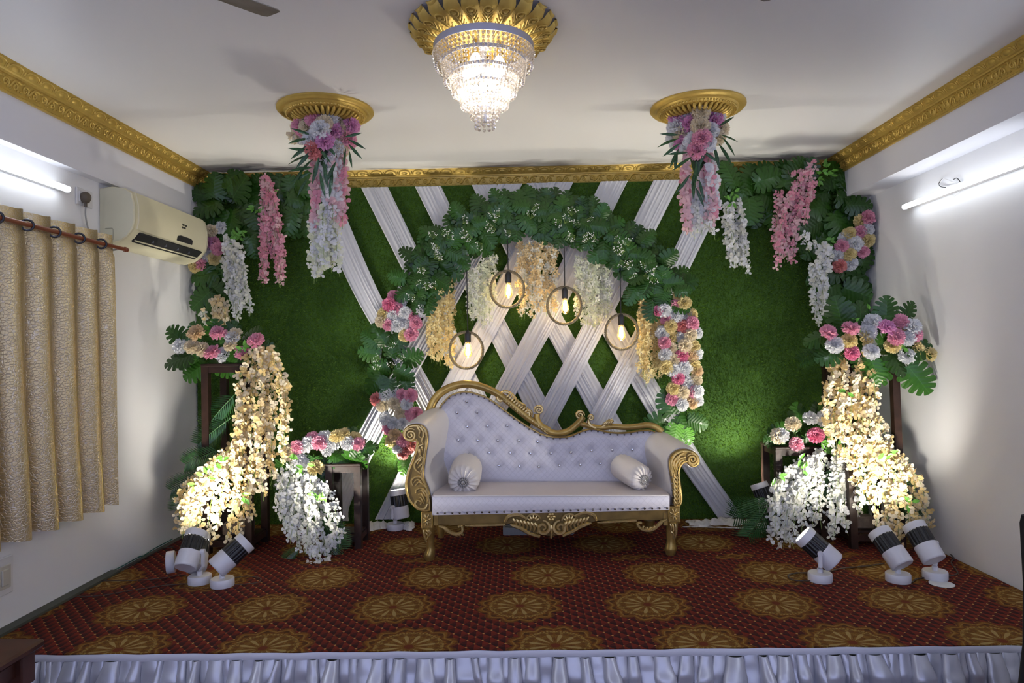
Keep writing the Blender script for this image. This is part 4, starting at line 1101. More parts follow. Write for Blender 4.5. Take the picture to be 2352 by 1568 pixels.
# ---- wisteria cascades from the stands
def cascade(label, strands, cols, Y0_, Y1_, size, step, jit, fronds=(), bright=()):
    P = at(strands[0][0][0], 1200, Y1_)
    t = thing('wisteria_cascade', label, 'hanging flowers', (P.x, Y1_, 0), 'wisteria cascades falling from the stands')
    ys = [s[0][1] for s in strands]; lo, hi = min(ys), 1260
    for s in strands:
        pts = []
        o = U(-.05,.06)
        for x, y in s:
            f = min(1, max(0, (y-lo)/(hi-lo))); pts.append(at(x, y, Y0_ + (Y1_-Y0_)*f + o))
        strand(t, pts, cols, step, jit, size)
    for x, y, a_, s_ in fronds:
        aa = math.radians(a_); f = (y-lo)/(hi-lo)
        s_ *= .85
        inst('palm_frond', ME_PALM, t, keep(at(x, y, Y0_+(Y1_-Y0_)*f+.07), Vector((1 if math.cos(aa) > 0 else -1, 0, 0)), s_*(abs(math.cos(aa))+.42)), frame((math.cos(aa), -.15, math.sin(aa)), (U(-.3,.3), -1, .3)), s_)
    for x, y in bright:
        for k in range(3): leaf(t, x+U(-9,9), y+U(-9,9), Y0_+(Y1_-Y0_)*(y-lo)/(hi-lo)-.06, U(0,360), .06, me=ME_SMALL, name='small_leaf')
    return t
random.seed(91)
cascade('golden cream wisteria cascade from the tall stand by the curtain, brightly lit at its foot', [
    [(585,800),(552,860),(545,950),(540,1040)],[(590,805),(565,880),(560,980),(555,1080)],[(598,803),(580,890),(578,1000),(572,1100),(560,1160)],[(605,800),(600,890),(598,1000),(600,1090),(605,1140)],
    [(612,800),(622,870),(625,960),(622,1060),(625,1100)],[(618,802),(640,870),(645,950),(648,1030),(650,1060)],[(622,805),(652,880),(656,950),(652,1010)],[(600,810),(610,920),(612,1020),(610,1080)],
    [(560,900),(548,980),(530,1060),(510,1130),(505,1180)],[(565,960),(550,1040),(540,1110),(535,1190),(520,1235)],
    [(560,1000),(500,1070),(470,1120),(455,1190),(450,1240)],[(545,1020),(480,1070),(440,1120),(425,1180),(420,1225)],[(530,1040),(470,1080),(420,1120),(412,1170),(412,1210)],[(540,1030),(500,1090),(485,1150),(478,1215),(470,1245)],
    [(545,1060),(515,1110),(500,1170),(495,1230)],[(555,1080),(545,1140),(548,1200),(548,1225)],[(520,1060),(470,1110),(440,1170),(435,1230)],[(590,1050),(580,1110),(570,1170),(575,1190)],[(510,1080),(455,1120),(428,1150),(424,1200)]],
    ['gold','amber','cream'], 5.16, 4.98, .052, .043, .028,
    [(545,900,225,.42),(530,960,215,.40),(510,1030,200,.38),(470,1085,205,.36),(440,1110,235,.3),(600,830,-70,.4)], ((490,1060),(470,1090),(445,1110),(560,1140),(505,1055)))
cascade('white wisteria cascade from the short stool by the lit drape, touching the carpet', [
    [(668,1060),(650,1100),(645,1150),(655,1200)],[(675,1065),(660,1120),(655,1180),(660,1230)],[(680,1070),(672,1130),(668,1190),(672,1240)],[(690,1075),(682,1140),(680,1200),(685,1255)],[(698,1080),(694,1140),(695,1210),(700,1265)],
    [(705,1085),(706,1150),(712,1220),(715,1275)],[(712,1090),(718,1150),(726,1220),(735,1270)],[(720,1100),(730,1160),(742,1230),(750,1265)],[(735,1110),(750,1160),(762,1220),(768,1255)],[(745,1115),(765,1150),(775,1200),(780,1245)],[(655,1080),(642,1130),(640,1180)],[(690,1100),(676,1180),(668,1235)],
    [(700,1220),(720,1265),(735,1290),(700,1297)],[(725,1230),(745,1275),(752,1290),(735,1296)],[(665,1090),(664,1160),(672,1215)],[(715,1110),(708,1190),(704,1250)]],
    ['white','ivory'], 5.22, 4.95, .046, .039, .028, [(745,1160,-70,.38),(735,1190,-55,.34),(765,1200,-95,.34),(710,1120,-75,.4),(690,1255,215,.2)], ((700,1070),(730,1125),(740,1145),(675,1050)))
cascade('long golden cream wisteria cascade from the tall tube-light-side stand, glaring white at its foot', [
    [(1925,820),(1905,880),(1900,960),(1905,1010)],[(1930,820),(1920,890),(1915,970),(1925,1040)],[(1945,825),(1932,900),(1935,990),(1945,1060)],[(1985,815),(1960,880),(1955,970),(1965,1060)],[(1995,820),(1975,890),(1975,980),(1985,1070)],[(2000,820),(1995,890),(1998,980),(2010,1080)],[(2005,825),(2010,900),(2015,990),(2030,1080)],
    [(1965,1000),(1975,1080),(1985,1140),(1978,1160)],[(1985,1010),(2000,1090),(2010,1160),(2015,1200)],[(2000,1020),(2025,1090),(2035,1160),(2040,1210)],[(2015,1020),(2050,1090),(2060,1170),(2065,1240)],[(2020,1010),(2070,1080),(2085,1150),(2088,1230)],[(2030,1020),(2090,1080),(2105,1150),(2110,1200)],[(2040,1040),(2105,1090),(2125,1150),(2135,1220)],
    [(2000,1040),(2045,1120),(2055,1190),(2070,1250)],[(2030,1050),(2075,1120),(2100,1180),(2120,1240)],[(1975,900),(1985,1000),(2005,1090),(2020,1150)],[(1940,900),(1950,1000),(1960,1060),(1970,1110)],[(2020,960),(2050,1040),(2080,1100)]],
    ['gold','amber','cream'], 5.08, 4.93, .052, .043, .028, [(2040,1020,-50,.36),(2100,1060,-45,.36),(2130,1120,-50,.30),(2110,1130,-80,.3),(1975,1060,-70,.34),(1900,800,200,.26),(2050,1090,-75,.3)], ((2035,1045),(2090,1160),(1950,900)))
cascade('full white wisteria cascade from the short stool beside the tall tube-light-side stand', [
    [(1880,1040),(1840,1070),(1800,1100),(1785,1160),(1780,1230)],[(1885,1042),(1850,1080),(1820,1130),(1805,1190),(1800,1255)],[(1888,1040),(1860,1090),(1835,1150),(1825,1210),(1820,1250)],[(1890,1045),(1870,1100),(1850,1160),(1842,1210)],[(1875,1050),(1825,1085),(1795,1130),(1778,1190),(1775,1240)],
    [(1885,1060),(1878,1120),(1868,1180),(1865,1215)],[(1870,1050),(1815,1080),(1785,1110),(1775,1160)],[(1880,1070),(1845,1120),(1815,1170),(1812,1235)],[(1895,1060),(1885,1110),(1880,1170),(1885,1200)],[(1865,1060),(1830,1110),(1798,1150),(1790,1220)],[(1850,1080),(1830,1140),(1822,1190)]],
    ['white','ivory'], 5.30, 5.02, .047, .038, .028, [(1895,1060,-80,.40),(1890,1080,-100,.34),(1775,1140,215,.34),(1765,1160,235,.34)], ((1840,1055),(1850,1075),(1785,1095)))
cascade('narrow white wisteria cascade hanging between the two tube-light-side stands', [
    [(1925,1030),(1915,1090),(1910,1160),(1908,1220)],[(1930,1030),(1925,1100),(1922,1170),(1915,1235)],[(1935,1035),(1938,1100),(1940,1170),(1945,1215)],[(1940,1030),(1950,1090),(1958,1150),(1965,1195)],[(1928,1040),(1932,1120),(1932,1190)],[(1945,1040),(1965,1110),(1970,1170)]],
    ['white','ivory'], 5.22, 5.05, .048, .038, .026, [(1915,1060,-95,.36),(1960,1080,-70,.3)], ((1920,1030),))

# dark palm fronds behind the right hand stool and by the wall
for lab, lst in (('dark palm frond bundle lying behind the full white wisteria on the grass panel side', [(1775,1150,200,.34),(1770,1180,225,.36),(1765,1200,245,.32),(1760,1160,180,.28)]),):
    c = at(1760, 1225, 5.5); t = thing('palm_bundle', lab, 'palm leaves', (c.x, 5.5, 0))
    put('tie', MB().tube([c+Vector((.12,0,.30)), c+Vector((.1,0,.1)), Vector((c.x+.1, 5.5, 0))], .012, 6), M_STEM, t)
    for x, y, a_, s_ in lst:
        aa = math.radians(a_); inst('palm_frond', ME_PALM, t, at(x, y, 5.45), frame((math.cos(aa), -.2, math.sin(aa)), (0,-1,.3)), s_)
# ================================================================== the sofa
def S(px, py, dy=0.0):
    Y = 4.957 + dy
    for _ in range(3):
        p = at(px, py, Y); Y = 4.957 + dy + .0307*(p.x - .168)
    return at(px, py, Y)
def ZL(x, y): return (910 + x/3.408, 860 + y/3.408)      # readings from an enlarged detail
def ZR(x, y): return (1250 + x/3.734, 900 + y/3.734)
sofa = thing('chaise_sofa', 'white tufted chaise sofa with a carved antique gold frame', 'sofa', (.168, 5.22, 0))
def spiral(c, r0, r1, a0, turns, n=30, ez=Vector((0,0,1)), ex=Vector((1,0,0))):
    return [c + (ex*math.cos(a0+turns*2*PI*i/n) + ez*math.sin(a0+turns*2*PI*i/n))*(r0+(r1-r0)*i/n) for i in range(n+1)]
def offset_poly(P, d):
    n = len(P); out = []
    ar = sum(P[i].x*P[(i+1)%n].z - P[(i+1)%n].x*P[i].z for i in range(n)); sg = 1 if ar > 0 else -1
    for i in range(n):
        t = (P[(i+1)%n]-P[i-1]); t = Vector((t.x,0,t.z)).normalized()
        out.append(P[i] + Vector((t.z*sg, 0, -t.x*sg))*d)
    return out
def slab(mb, P, y0, thick, bev=.008):
    """outline P (front plane) -> bevelled slab growing towards +Y"""
    Q = offset_poly(P, -bev)
    r = [[p + Vector((0, y0+.0, 0)) for p in Q], [p + Vector((0, y0+bev, 0)) for p in P], [p + Vector((0, y0+thick, 0)) for p in P]]
    n = len(P); vs = [p for q in r for p in q]
    fs = [(i*n+k, i*n+(k+1)%n, (i+1)*n+(k+1)%n, (i+1)*n+k) for i in range(2) for k in range(n)]
    fs.append(tuple(range(n))); fs.append(tuple(2*n+k for k in range(n)))
    mb.add(vs, fs)
LA = [ZL(*p) for p in ((50,470),(60,428),(100,395),(160,386),(212,402),(246,450),(250,520),(238,600),(224,700),(216,790),(236,850),(262,920),(275,1064),(185,1066),(150,1046),(100,990),(75,920),(70,850),(88,760),(118,680),(148,600),(157,545),(156,520),(120,527),(75,512))]
RA = [ZR(*p) for p in ((1100,975),(1104,880),(1098,800),(1078,690),(1070,600),(1090,540),(1140,500),(1200,488),(1260,498),(1312,530),(1334,580),(1325,622),(1290,647),(1250,637),(1220,606),(1190,622),(1168,662),(1164,720),(1180,850),(1186,930),(1160,985))]
LAP = smoothpath([S(*p) for p in LA], 2, True); RAP = smoothpath([S(*p) for p in RA], 2, True)
def arm(P, name, dx, dz, side):
    mb = MB(); slab(mb, P, -.012, .055, .010)
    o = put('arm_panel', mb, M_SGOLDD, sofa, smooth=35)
    # rim moulding
    rim = MB(); rim.tube([p + Vector((0,-.014,0)) for p in offset_poly(P, -.012)], .0065, 6, closed=True)
    put('rim_moulding', rim, M_SGOLD2, o, origin=WL[sofa.name])
    # upholstered arm body lofted back
    Q = offset_poly(P, .010); rings = []
    for k in range(7):
        f = k/6; y = .035 + .50*f
        sw = .012*math.sin(PI*min(1, f*2.2)) if f < .45 else .012
        R_ = offset_poly(P, .006 + sw)
        rings.append([p + Vector((dx*f**1.1, y, dz*f*max(0, min(1, (p.z-.35)/.3)))) for p in R_])
    put('arm_upholstery', MB().loft(rings), M_LEATHER, sofa, smooth=60)
    return o
armL = arm(LAP, 'l', .085, .055, -1); armR = arm(RAP, 'r', -.085, .05, 1)
def carve(parent, lines, n='carving'):
    mb = MB()
    for pts, r0, r1 in lines:
        P = smoothpath(pts, 6) if len(pts) < 14 else pts
        m = len(P); mb.tube(P, [max(.0018, 1.3*(r0+(r1-r0)*i/(m-1))*(.35+.65*math.sin(PI*min(1, .12+.88*min(i/(m-1)*3, 1))/2))) for i in range(m)], 6)
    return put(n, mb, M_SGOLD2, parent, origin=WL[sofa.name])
def zl(*pts, dy=-.016): return [S(*ZL(x, y), dy) for x, y in pts]
def zr(*pts, dy=-.016): return [S(*ZR(x, y), dy) for x, y in pts]
# volute + acanthus on the tall arm
cL = S(*ZL(112,472), -.018)
carve(armL, [(spiral(cL, .048, .006, .9, 2.1, 44), .0075, .005)], 'scroll')
carve(armL, [(zl((175,400),(205,430),(215,470),(200,520),(215,545)), .010, .004), (zl((165,405),(185,440),(180,480),(205,500)), .010, .003), (zl((190,395),(232,440),(236,500),(225,540)), .008, .003),
    (zl((215,540),(170,570),(195,640),(225,650)), .007, .004), (zl((200,640),(150,690),(150,740),(190,770)), .008, .004), (zl((165,700),(195,660),(215,670)), .008, .003), (zl((170,730),(200,700),(212,705)), .007, .003), (zl((185,765),(205,730),(210,740)), .006,.002),
    (zl((180,580),(185,620),(175,660)), .009, .003), (zl((200,560),(205,600)), .008,.003), (zl((190,585),(172,600)),.007,.003),
    (zl((235,880),(200,810),(160,795),(120,830),(130,870)), .009, .004), (zl((205,840),(165,820),(135,850)), .008, .003), (zl((215,860),(180,840),(150,870)), .008,.003), (zl((140,800),(175,800)), .007,.003),
    (zl((245,1000),(240,930),(200,890),(160,900),(155,930)), .009, .004), (zl((235,960),(205,910),(175,915)), .008, .003), (zl((225,990),(200,935),(172,938)), .008, .003), (zl((215,1010),(195,965),(178,965)), .007,.003),
    (zl((245,1010),(225,1045),(180,1045),(150,1015),(165,985),(195,995),(190,1020)), .009, .005)])
cR = S(*ZR(1272,578), -.018)
carve(armR, [(spiral(cR, .044, .006, PI-.6, -2.0, 44), .008, .005)], 'scroll')
carve(armR, [(zr((1110,690),(1090,610),(1120,540),(1180,510),(1240,510)), .009, .005), (zr((1125,680),(1110,610),(1140,560),(1190,530)), .011, .004), (zr((1140,670),(1130,620),(1165,575),(1215,555)), .011, .004), (zr((1150,640),(1165,600),(1200,580)), .010, .004), (zr((1100,640),(1118,600)), .01,.004), (zr((1135,600),(1160,545),(1200,520)),.01,.004)]
    + [(zr((1140, 960-36*k),(1120, 940-36*k),(1112, 915-36*k)), .008, .003) for k in range(7)] + [(zr((1140, 960-36*k),(1158, 940-36*k),(1162, 915-36*k)), .008, .003) for k in range(7)] + [(zr((1140,975),(1138,850),(1140,720)), .004, .004)])
# leg blocks with rosettes, cabriole legs
def legblock(x0, y0, x1, y1, Z):
    a_ = S(*Z(x0, y0)); b_ = S(*Z(x1, y1)); c = (a_+b_)/2; wd = abs(b_.x-a_.x); hg = abs(b_.z-a_.z)
    o = put('leg_block', MB().box(c + Vector((0,.025,0)), (wd, .075, hg), bev=.006), M_SGOLD, sofa, smooth=False)
    mb = MB(); f = c + Vector((0,-.016,0))
    for k in range(8):
        an = 2*PI*k/8 + PI/8; d = Vector((math.cos(an)*wd*.38, 0, math.sin(an)*hg*.38)); mb.tube([f+d*.2, f+d*.65, f+d], [.004,.008,.003], 6)
    mb.ball(f, .010, 8, 6); 
    fr = [c + Vector((sx*wd*.42, -.013, sz*hg*.42)) for sx, sz in ((-1,-1),(1,-1),(1,1),(-1,1))]
    for i in range(4): mb.tube([fr[i], fr[(i+1)%4]], .0035, 5)
    put('rosette', mb, M_SGOLD2, o, origin=WL[sofa.name])
    return c
def leg(pts, name='leg', dy=.03):
    """pts: (left px, right px, py) outline pairs"""
    rings = []
    for (xa, xb, y) in pts:
        a_ = S(xa, y, dy-.03); b_ = S(xb, y, dy-.03); c = (a_+b_)/2; h = abs(b_.x-a_.x)/2
        rings.append([c + Vector((h*math.cos(t)*(1+.12*math.cos(4*t)), .03 + min(h, .040)*1.0*math.sin(t), 0)) for t in [2*PI*k/16 for k in range(16)]])
    o = put(name, MB().loft(rings), M_SGOLD, sofa, smooth=60)
    return o
legblock(195,1072,290,1204, ZL); legblock(1058,978,1166,1116, ZR)
fl = [(*[ZL(x,0)[0] for x in q[:2]], ZL(0,q[2])[1]) for q in ((203,292,1200),(205,291,1240),(215,290,1290),(235,288,1335),(236,296,1375),(218,298,1408),(210,294,1430),(222,288,1448),(232,286,1476))]
lg = leg(fl)
carve(lg, [(zl((215,1215),(225,1270),(240,1310),dy=-.014), .007,.003),(zl((235,1215),(262,1240),(255,1270),dy=-.02), .008,.003),(zl((230,1235),(250,1260),(240,1290),dy=-.02), .007,.003),(zl((250,1215),(272,1235),(262,1255),dy=-.02), .007,.003)])
fr_ = [(*[ZR(x,0)[0] for x in q[:2]], ZR(0,q[2])[1]) for q in ((1056,1150,1112),(1058,1150,1160),(1058,1145,1220),(1060,1130,1280),(1055,1132,1310),(1046,1138,1345),(1042,1142,1362),(1052,1132,1378),(1056,1128,1404))]
rg = leg(fr_)
carve(rg, [(zr((1080,1130),(1092,1170),(1080,1190),dy=-.02), .008,.003),(zr((1100,1130),(1110,1180),(1100,1200),dy=-.02), .008,.003),(zr((1125,1130),(1130,1200),(1118,1260),dy=-.014), .007,.003),(zr((1090,1195),(1108,1220),(1112,1260),dy=-.02), .007,.003)])
for x0, x1 in ((1002,1020),(1485,1502)):
    leg([(x0-3,x1+3,1196),(x0,x1+1,1210),(x0+2,x1-1,1225),(x0+3,x1-2,1236 if x0 < 1200 else 1223)], 'leg', .54)
# apron with centre carving and corner scrolls
ap = [S(*p) for p in ((995,1180),(1100,1178),(1265,1176),(1400,1174),(1534,1170),(1534,1196),(1470,1195),(1370,1197),(1330,1212),(1300,1228),(1265,1232),(1235,1228),(1205,1214),(1175,1202),(1160,1206),(1065,1208),(1010,1206),(995,1206))]
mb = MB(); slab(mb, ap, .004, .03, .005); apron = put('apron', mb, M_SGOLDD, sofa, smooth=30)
mb = MB(); bk = [S(*p, .55) for p in ((1010,1150),(1500,1140),(1500,1180),(1010,1190))]; slab(mb, bk, -.01, .03, .004); put('back_apron', mb, M_SGOLD, sofa, smooth=30)
for sgx in (-1, 1):
    a_ = S(998 if sgx < 0 else 1532, 1192); b_ = a_ + Vector((0, .53, 0)); put('side_rail', MB().box((a_+b_)/2 + Vector((-sgx*.01,0,0)), (.03, .53, .09)), M_SGOLD, sofa, smooth=False)
def A(*pts, dy=-.016): return [S(x, y, dy) for x, y in pts]
car = [(A((1068,1207),(1115,1206),(1160,1204)), .006, .006), (A((1372,1200),(1420,1197),(1462,1195)), .006, .006),
       (A((1008,1208),(1022,1212),(1034,1222),(1050,1226),(1062,1220),(1060,1208),(1052,1210)), .008, .006), (A((1532,1192),(1516,1200),(1506,1212),(1490,1218),(1472,1214),(1464,1202),(1474,1200)), .008, .006),
       (A((1160,1200),(1168,1186),(1190,1182),(1208,1190)), .009, .006), (A((1370,1196),(1362,1182),(1340,1178),(1320,1186)), .009, .006),
       (A((1172,1204),(1195,1212),(1215,1224),(1240,1232)), .010, .007), (A((1358,1200),(1335,1208),(1315,1220),(1292,1230)), .010, .007)]
for k in range(7):
    t = k/6; car.append((A((1178+50*t,1190+10*t),(1186+50*t,1200+12*t),(1184+50*t,1208+16*t)), .009, .004)); car.append((A((1352-50*t,1186+11*t),(1344-50*t,1197+12*t),(1346-50*t,1205+16*t)), .009, .004))
for k in range(6):
    t = k/5; car.append((A((1020+38*t,1210+13*math.sin(PI*t*.7)),(1024+38*t,1218+11*math.sin(PI*t*.7)),(1031+34*t,1223+8*math.sin(PI*t*.7))), .007, .003)); car.append((A((1521-42*t,1197+13*math.sin(PI*t*.7)),(1516-42*t,1205+11*math.sin(PI*t*.7)),(1509-38*t,1210+8*math.sin(PI*t*.7))), .007, .003))
for cx_, sg in ((1247,1),(1287,-1)):
    car.append((spiral(S(cx_,1212,-.012), .055, .010, PI/2 if sg > 0 else PI/2, sg*-1.5, 34), .010, .006))
for cx_ in (1225,1308):
    for k in range(5):
        an = math.radians(30+30*k); c = S(cx_,1198,-.012); car.append(([c+Vector((math.cos(an),0,math.sin(an)))*.015, c+Vector((math.cos(an),0,math.sin(an)))*.035, c+Vector((math.cos(an),0,math.sin(an)))*.05], .007, .003))
    car.append((spiral(S(cx_,1198,-.008), .056, .056, .3, .42, 16), .006, .006))
car.append((A((1266,1205),(1267,1222),(1266,1236)), .009, .004))
carve(apron, [(p_, a_*1.35, b_*1.3) for p_, a_, b_ in car])
mb = MB(); fc = S(1266,1187,-.02)
for k in range(6):
    an = 2*PI*k/6; mb.ball(fc + Vector((math.cos(an)*.020, 0, math.sin(an)*.020)), .012, 8, 6, (1,.6,1))
mb.ball(fc+Vector((0,-.008,0)), .009, 8, 6); put('flower_boss', mb, M_SGOLD2, apron, origin=WL[sofa.name])
# seat
def seatf(u, v):
    # v: 0 bottom front edge .. .35 top front edge .. 1 back
    x = 993 + (1538-993)*u
    if v < .35:
        f = v/.35; py = (1183 - 12*u) + ((1139-1*u) - (1183-12*u))*f + 3*math.sin(PI*u)*(1-f)*0
        p = S(x, py, -.012 - .016*math.sin(PI*f)); return p
    f = (v-.35)/.65; p0 = S(x, 1139-1*u, -.010); k = min(1, f*6)
    return p0 + Vector((0, .02*k + .50*f, .010*math.sin(PI/2*k) + .014*math.sin(PI*f)*(1-(2*u-1)**4)))
M_WEAVE = bpy.data.materials.new('basketweave_leatherette'); M_WEAVE.use_nodes = True
def _weave():
    nt = M_WEAVE.node_tree; b = nt.nodes['Principled BSDF']; (x, y, z), vec = coords(nt)
    u = (x + z)*22.0; v = (x - z)*22.0
    par = ((u.floor() + v.floor())*.5).fract().gt(.25)
    lu = ((u.fract()-.5).abs()); lv = ((v.fract()-.5).abs())
    e = (lu.gt(.44)*par).max(lv.gt(.44)*(par*-1.0 + 1.0))
    h = e*-1.0 + 1.0
    c = mixc(nt, e*.22, (.65,.63,.69), (.42,.41,.46)); nt.links.new(c, b.inputs['Base Color'])
    b.inputs['Roughness'].default_value = .36
    bump(nt, b, h, .8, .006)
_weave()
seat_mb = MB().grid(seatf, 60, 34)
seat_mb.mi = [0 if (k//60) < 12 else 1 for k in range(len(seat_mb.f))]
put('seat', seat_mb, [M_WEAVE, mat('blush_leatherette', (.66,.585,.56), .36, vary=.06, vscale=4, bumps=(40,.08,.004))], sofa, smooth=70)
put('seat_piping', MB().tube([S(997+ (1534-997)*i/30, 1138.5-i/30, -.014) for i in range(31)], .005, 6), M_LEATHER, sofa)
# tufted back
nails = [ZL(*p) for p in ((335,290),(350,255),(380,220),(415,185),(460,162),(505,150),(550,148),(600,155),(645,172),(690,185),(730,207),(770,232),(808,262),(845,290),(885,320),(922,347),(965,378),(1003,402),(1040,428),(1085,450),(1127,475),(1180,493),(1230,503))] \
      + [ZR(*p) for p in ((80,402),(135,402),(195,400),(253,382),(303,360),(355,342),(405,333),(460,340),(512,352),(567,363),(630,368),(688,367),(745,360),(800,350),(850,345),(905,343),(950,358))]
btn = [ZL(*p) for p in ((550,212),(474,300),(632,297),(557,408),(712,405),(868,403),(487,514),(640,516),(796,517),(960,517),(1108,527),(574,622),(729,613),(893,614),(1052,617),(1211,617),(805,713),(965,717),(1117,722))] \
      + [ZR(*p) for p in ((230,517),(405,502),(583,498),(755,494),(130,630),(309,625),(480,613))]
DB = .50
topx = [p[0] for p in nails]; topy = [p[1]-5 for p in nails]
def ytop(x):
    if x <= topx[0]: return topy[0] + (topx[0]-x)*2.2
    if x >= topx[-1]: return topy[-1] + (x-topx[-1])*.55
    for i in range(len(topx)-1):
        if topx[i] <= x <= topx[i+1]: return topy[i] + (topy[i+1]-topy[i])*(x-topx[i])/(topx[i+1]-topx[i])
def backy(py): return DB + .06*(1100-py)/220.0
def backf(u, v):
    x = 990 + (1540-990)*u; yt = ytop(x); yb = 1112
    py = yb + (yt-yb)*v
    e = min(1, (1-v)*7)*min(1, v*10+.3)
    d = .045*math.sqrt(max(0, e))
    for bx, by in btn:
        q = ((bx-x)**2 + (by-py)**2)/90.0
        if q < 8: d -= .020*math.exp(-q)
    return S(x, py, backy(py) - d)
put('backrest', MB().grid(backf, 150, 70), [M_WEAVE], sofa, smooth=70)
mb = MB(); bkp = [S(x, ytop(x), backy(ytop(x))) for x in range(990, 1541, 10)] + [S(1540,1112,DB), S(990,1112,DB)]
slab(mb, bkp, .004, .05, .004); put('back_shell', mb, M_SGOLD, sofa, smooth=40)
nm = MB().ball((0,0,0), .0068, 8, 6, (1,.7,1)).mesh('nail', M_NAIL)
bm_ = MB().ball((0,0,0), .0125, 10, 6, (1,.7,1)).mesh('crystal_button', M_CRYSTAL, smooth=False)
for x, y in nails: inst('nail', nm, sofa, S(x, y, backy(y)-.028))
for x, y in btn: inst('crystal_button', bm_, sofa, S(x, y, backy(y)-.032))
for i in range(33):
    x = 1005 + 17*i if i < 32 else 1533
    if x > 1535: break
    inst('nail', nm, sofa, S(x, 1178.5 - 12*(x-1005)/530 - 0, -.026), None, 1.15)
for y in (1068,1082,1096,1110,1124,1140,1158): inst('nail', nm, sofa, S(1541 + (y-1068)*.05, y, -.012))
# carved crest rail
def rail(pts, r, name='crest_rail', dy=None, extra=0.0):
    P = smoothpath([S(x, y, backy(y)-.02+extra) for x, y in pts], 6); n = len(P)
    rs = [r[0] + (r[1]-r[0])*i/(n-1) for i in range(n)] if isinstance(r, tuple) else r
    return put(name, MB().tube(P, rs, 10), M_SGOLD, sofa, smooth=60)
R1 = [(986,948),(990,935),(998,918),(1012,902),(1035,889),(1063,882),(1092,884),(1121,893),(1146,906),(1170,924),(1192,942),(1214,960),(1238,976),(1262,988)]
r1 = rail(R1, (.034,.026))
put('bead_moulding', MB().tube(smoothpath([S(x, y-4, backy(y)-.036) for x, y in nails], 3), .006, 6), M_SGOLD, sofa)
R2 = [(1233,950),(1233,962),(1240,975),(1254,987),(1272,994),(1290,994),(1308,988),(1322,977),(1334,965),(1339,956)]
rail(R2, .026)
r3 = rail([(1330,972),(1345,976),(1362,980),(1384,982),(1408,979),(1437,981),(1464,979),(1486,976),(1505,980),(1520,991)], (.020,.027))
yS = lambda x, y, e=0: S(x, y, backy(y)-.03+e)
carve(r1, [(spiral(yS(1238,941), .038, .006, PI*1.15, -1.7, 36), .009, .005)], 'scroll')
carve(r3, [(spiral(yS(1332,953), .036, .006, -.1, 1.7, 36), .009, .005)], 'scroll')
cl = []
cl.append((spiral(yS(1150,914), .030, .005, 1.2, 1.6, 30), .011, .006))
cl.append((spiral(yS(1212,950), .034, .006, -.6, 1.6, 30), .012, .007))
cl.append(([yS(1148,906),yS(1160,899),yS(1178,908),yS(1190,925),yS(1205,940)], .012, .008))
for k in range(9):
    t = k/8; x0, y0 = 1160+42*t, 914+34*t
    cl.append(([yS(x0,y0,-.004),yS(x0+8,y0-6,-.012),yS(x0+10,y0-13,-.008)], .010, .004)); cl.append(([yS(x0,y0,-.004),yS(x0-2,y0+5,-.01),yS(x0+4,y0+11,-.004)], .008, .003))
cl.append(([yS(1190,922),yS(1198,928,-.01),yS(1206,932,-.01),yS(1200,940)], .012,.006))
for k in range(5): cl.append(([yS(1222+7*k,960+6*k),yS(1224+7*k,967+6*k,-.01),yS(1231+7*k,972+6*k)], .008,.004))
carve(r1, cl, 'acanthus_carving')
cl = [(spiral(yS(1357,959), .022, .004, PI, -1.5, 26), .010, .005), ([yS(1351,962),yS(1353,972),yS(1364,981),yS(1380,981),yS(1394,973),yS(1406,962)], .012,.006)]
for k in range(4): cl.append(([yS(1382+6*k,978),yS(1391+5*k,970-k,-.01),yS(1400+3*k,962+k*2)], .009,.004))
carve(r3, cl, 'acanthus_carving')

# ---- bolsters
def bolster(a_, b_, r, label, sq=1.0):
    ax = (a_-b_).normalized(); L = (a_-b_).length
    t = thing('bolster_cushion', label, 'cushion', ((a_.x+b_.x)/2, (a_.y+b_.y)/2, min(a_.z,b_.z)-r), 'bolster cushions on the sofa')
    ref = Vector((0,0,1)); e1 = (ref-ax*ref.dot(ax)).normalized(); e2 = ax.cross(e1); vs = []; n = 48
    prof = [(.02,-.008),(.35*r,-.004),(.72*r,.006),(.93*r,.03),(r,.06),(r*1.03,L*.5),(r,L-.06),(.94*r,L-.03),(.74*r,L-.006),(.36*r,L+.006),(.02,L+.002)]
    for j, (rr, z) in enumerate(prof):
        for k in range(n):
            an = 2*PI*k/n; f = 1.0
            if rr < .97*r: f = 1 + .06*math.sin(an*16)*(rr/r)
            vs.append(b_ + ax*(z + (.006*math.sin(an*16) if .3*r < rr < .97*r else 0)) + (e1*math.cos(an) + e2*math.sin(an))*rr*f)
    fs = [(j*n+k, j*n+(k+1)%n, (j+1)*n+(k+1)%n, (j+1)*n+k) for j in range(len(prof)-1) for k in range(n)] + [tuple(range(n))[::-1], tuple((len(prof)-1)*n+k for k in range(n))]
    mb = MB(); mb.add(vs, fs)
    put('cover', mb, mat('cream_satin', (.72,.67,.63), .38, bumps=(30,.12,.006)), t, smooth=70)
    for end, s in ((a_, 1),):
        c = end + ax*.010; mb = MB()
        for k in range(14):
            an = 2*PI*k/14
            for rr, bb in ((.010,.008),(.024,.008),(.036,.007)): mb.ball(c + (e1*math.cos(an+rr*40) + e2*math.sin(an+rr*40))*rr, bb, 6, 4)
        mb.ball(c, .012, 8, 6)
        bt = put('rosette_button', mb, mat('silver_beads', (.38,.36,.34), .3, .6), t)
        mb = MB()
        for k in range(5): mb.tube([c - e1*.02, c - e1*.06 + e2*U(-.012,.012), c - e1*.11 + e2*U(-.02,.02) + ax*.01], .0016, 4)
        put('tassel', mb, mat('tassel_thread', (.45,.43,.40), .5), t)
bolster(S(1064,1107,.075), S(1074,1068,.40), .118, 'bolster cushion at the tall scrolled end of the sofa')
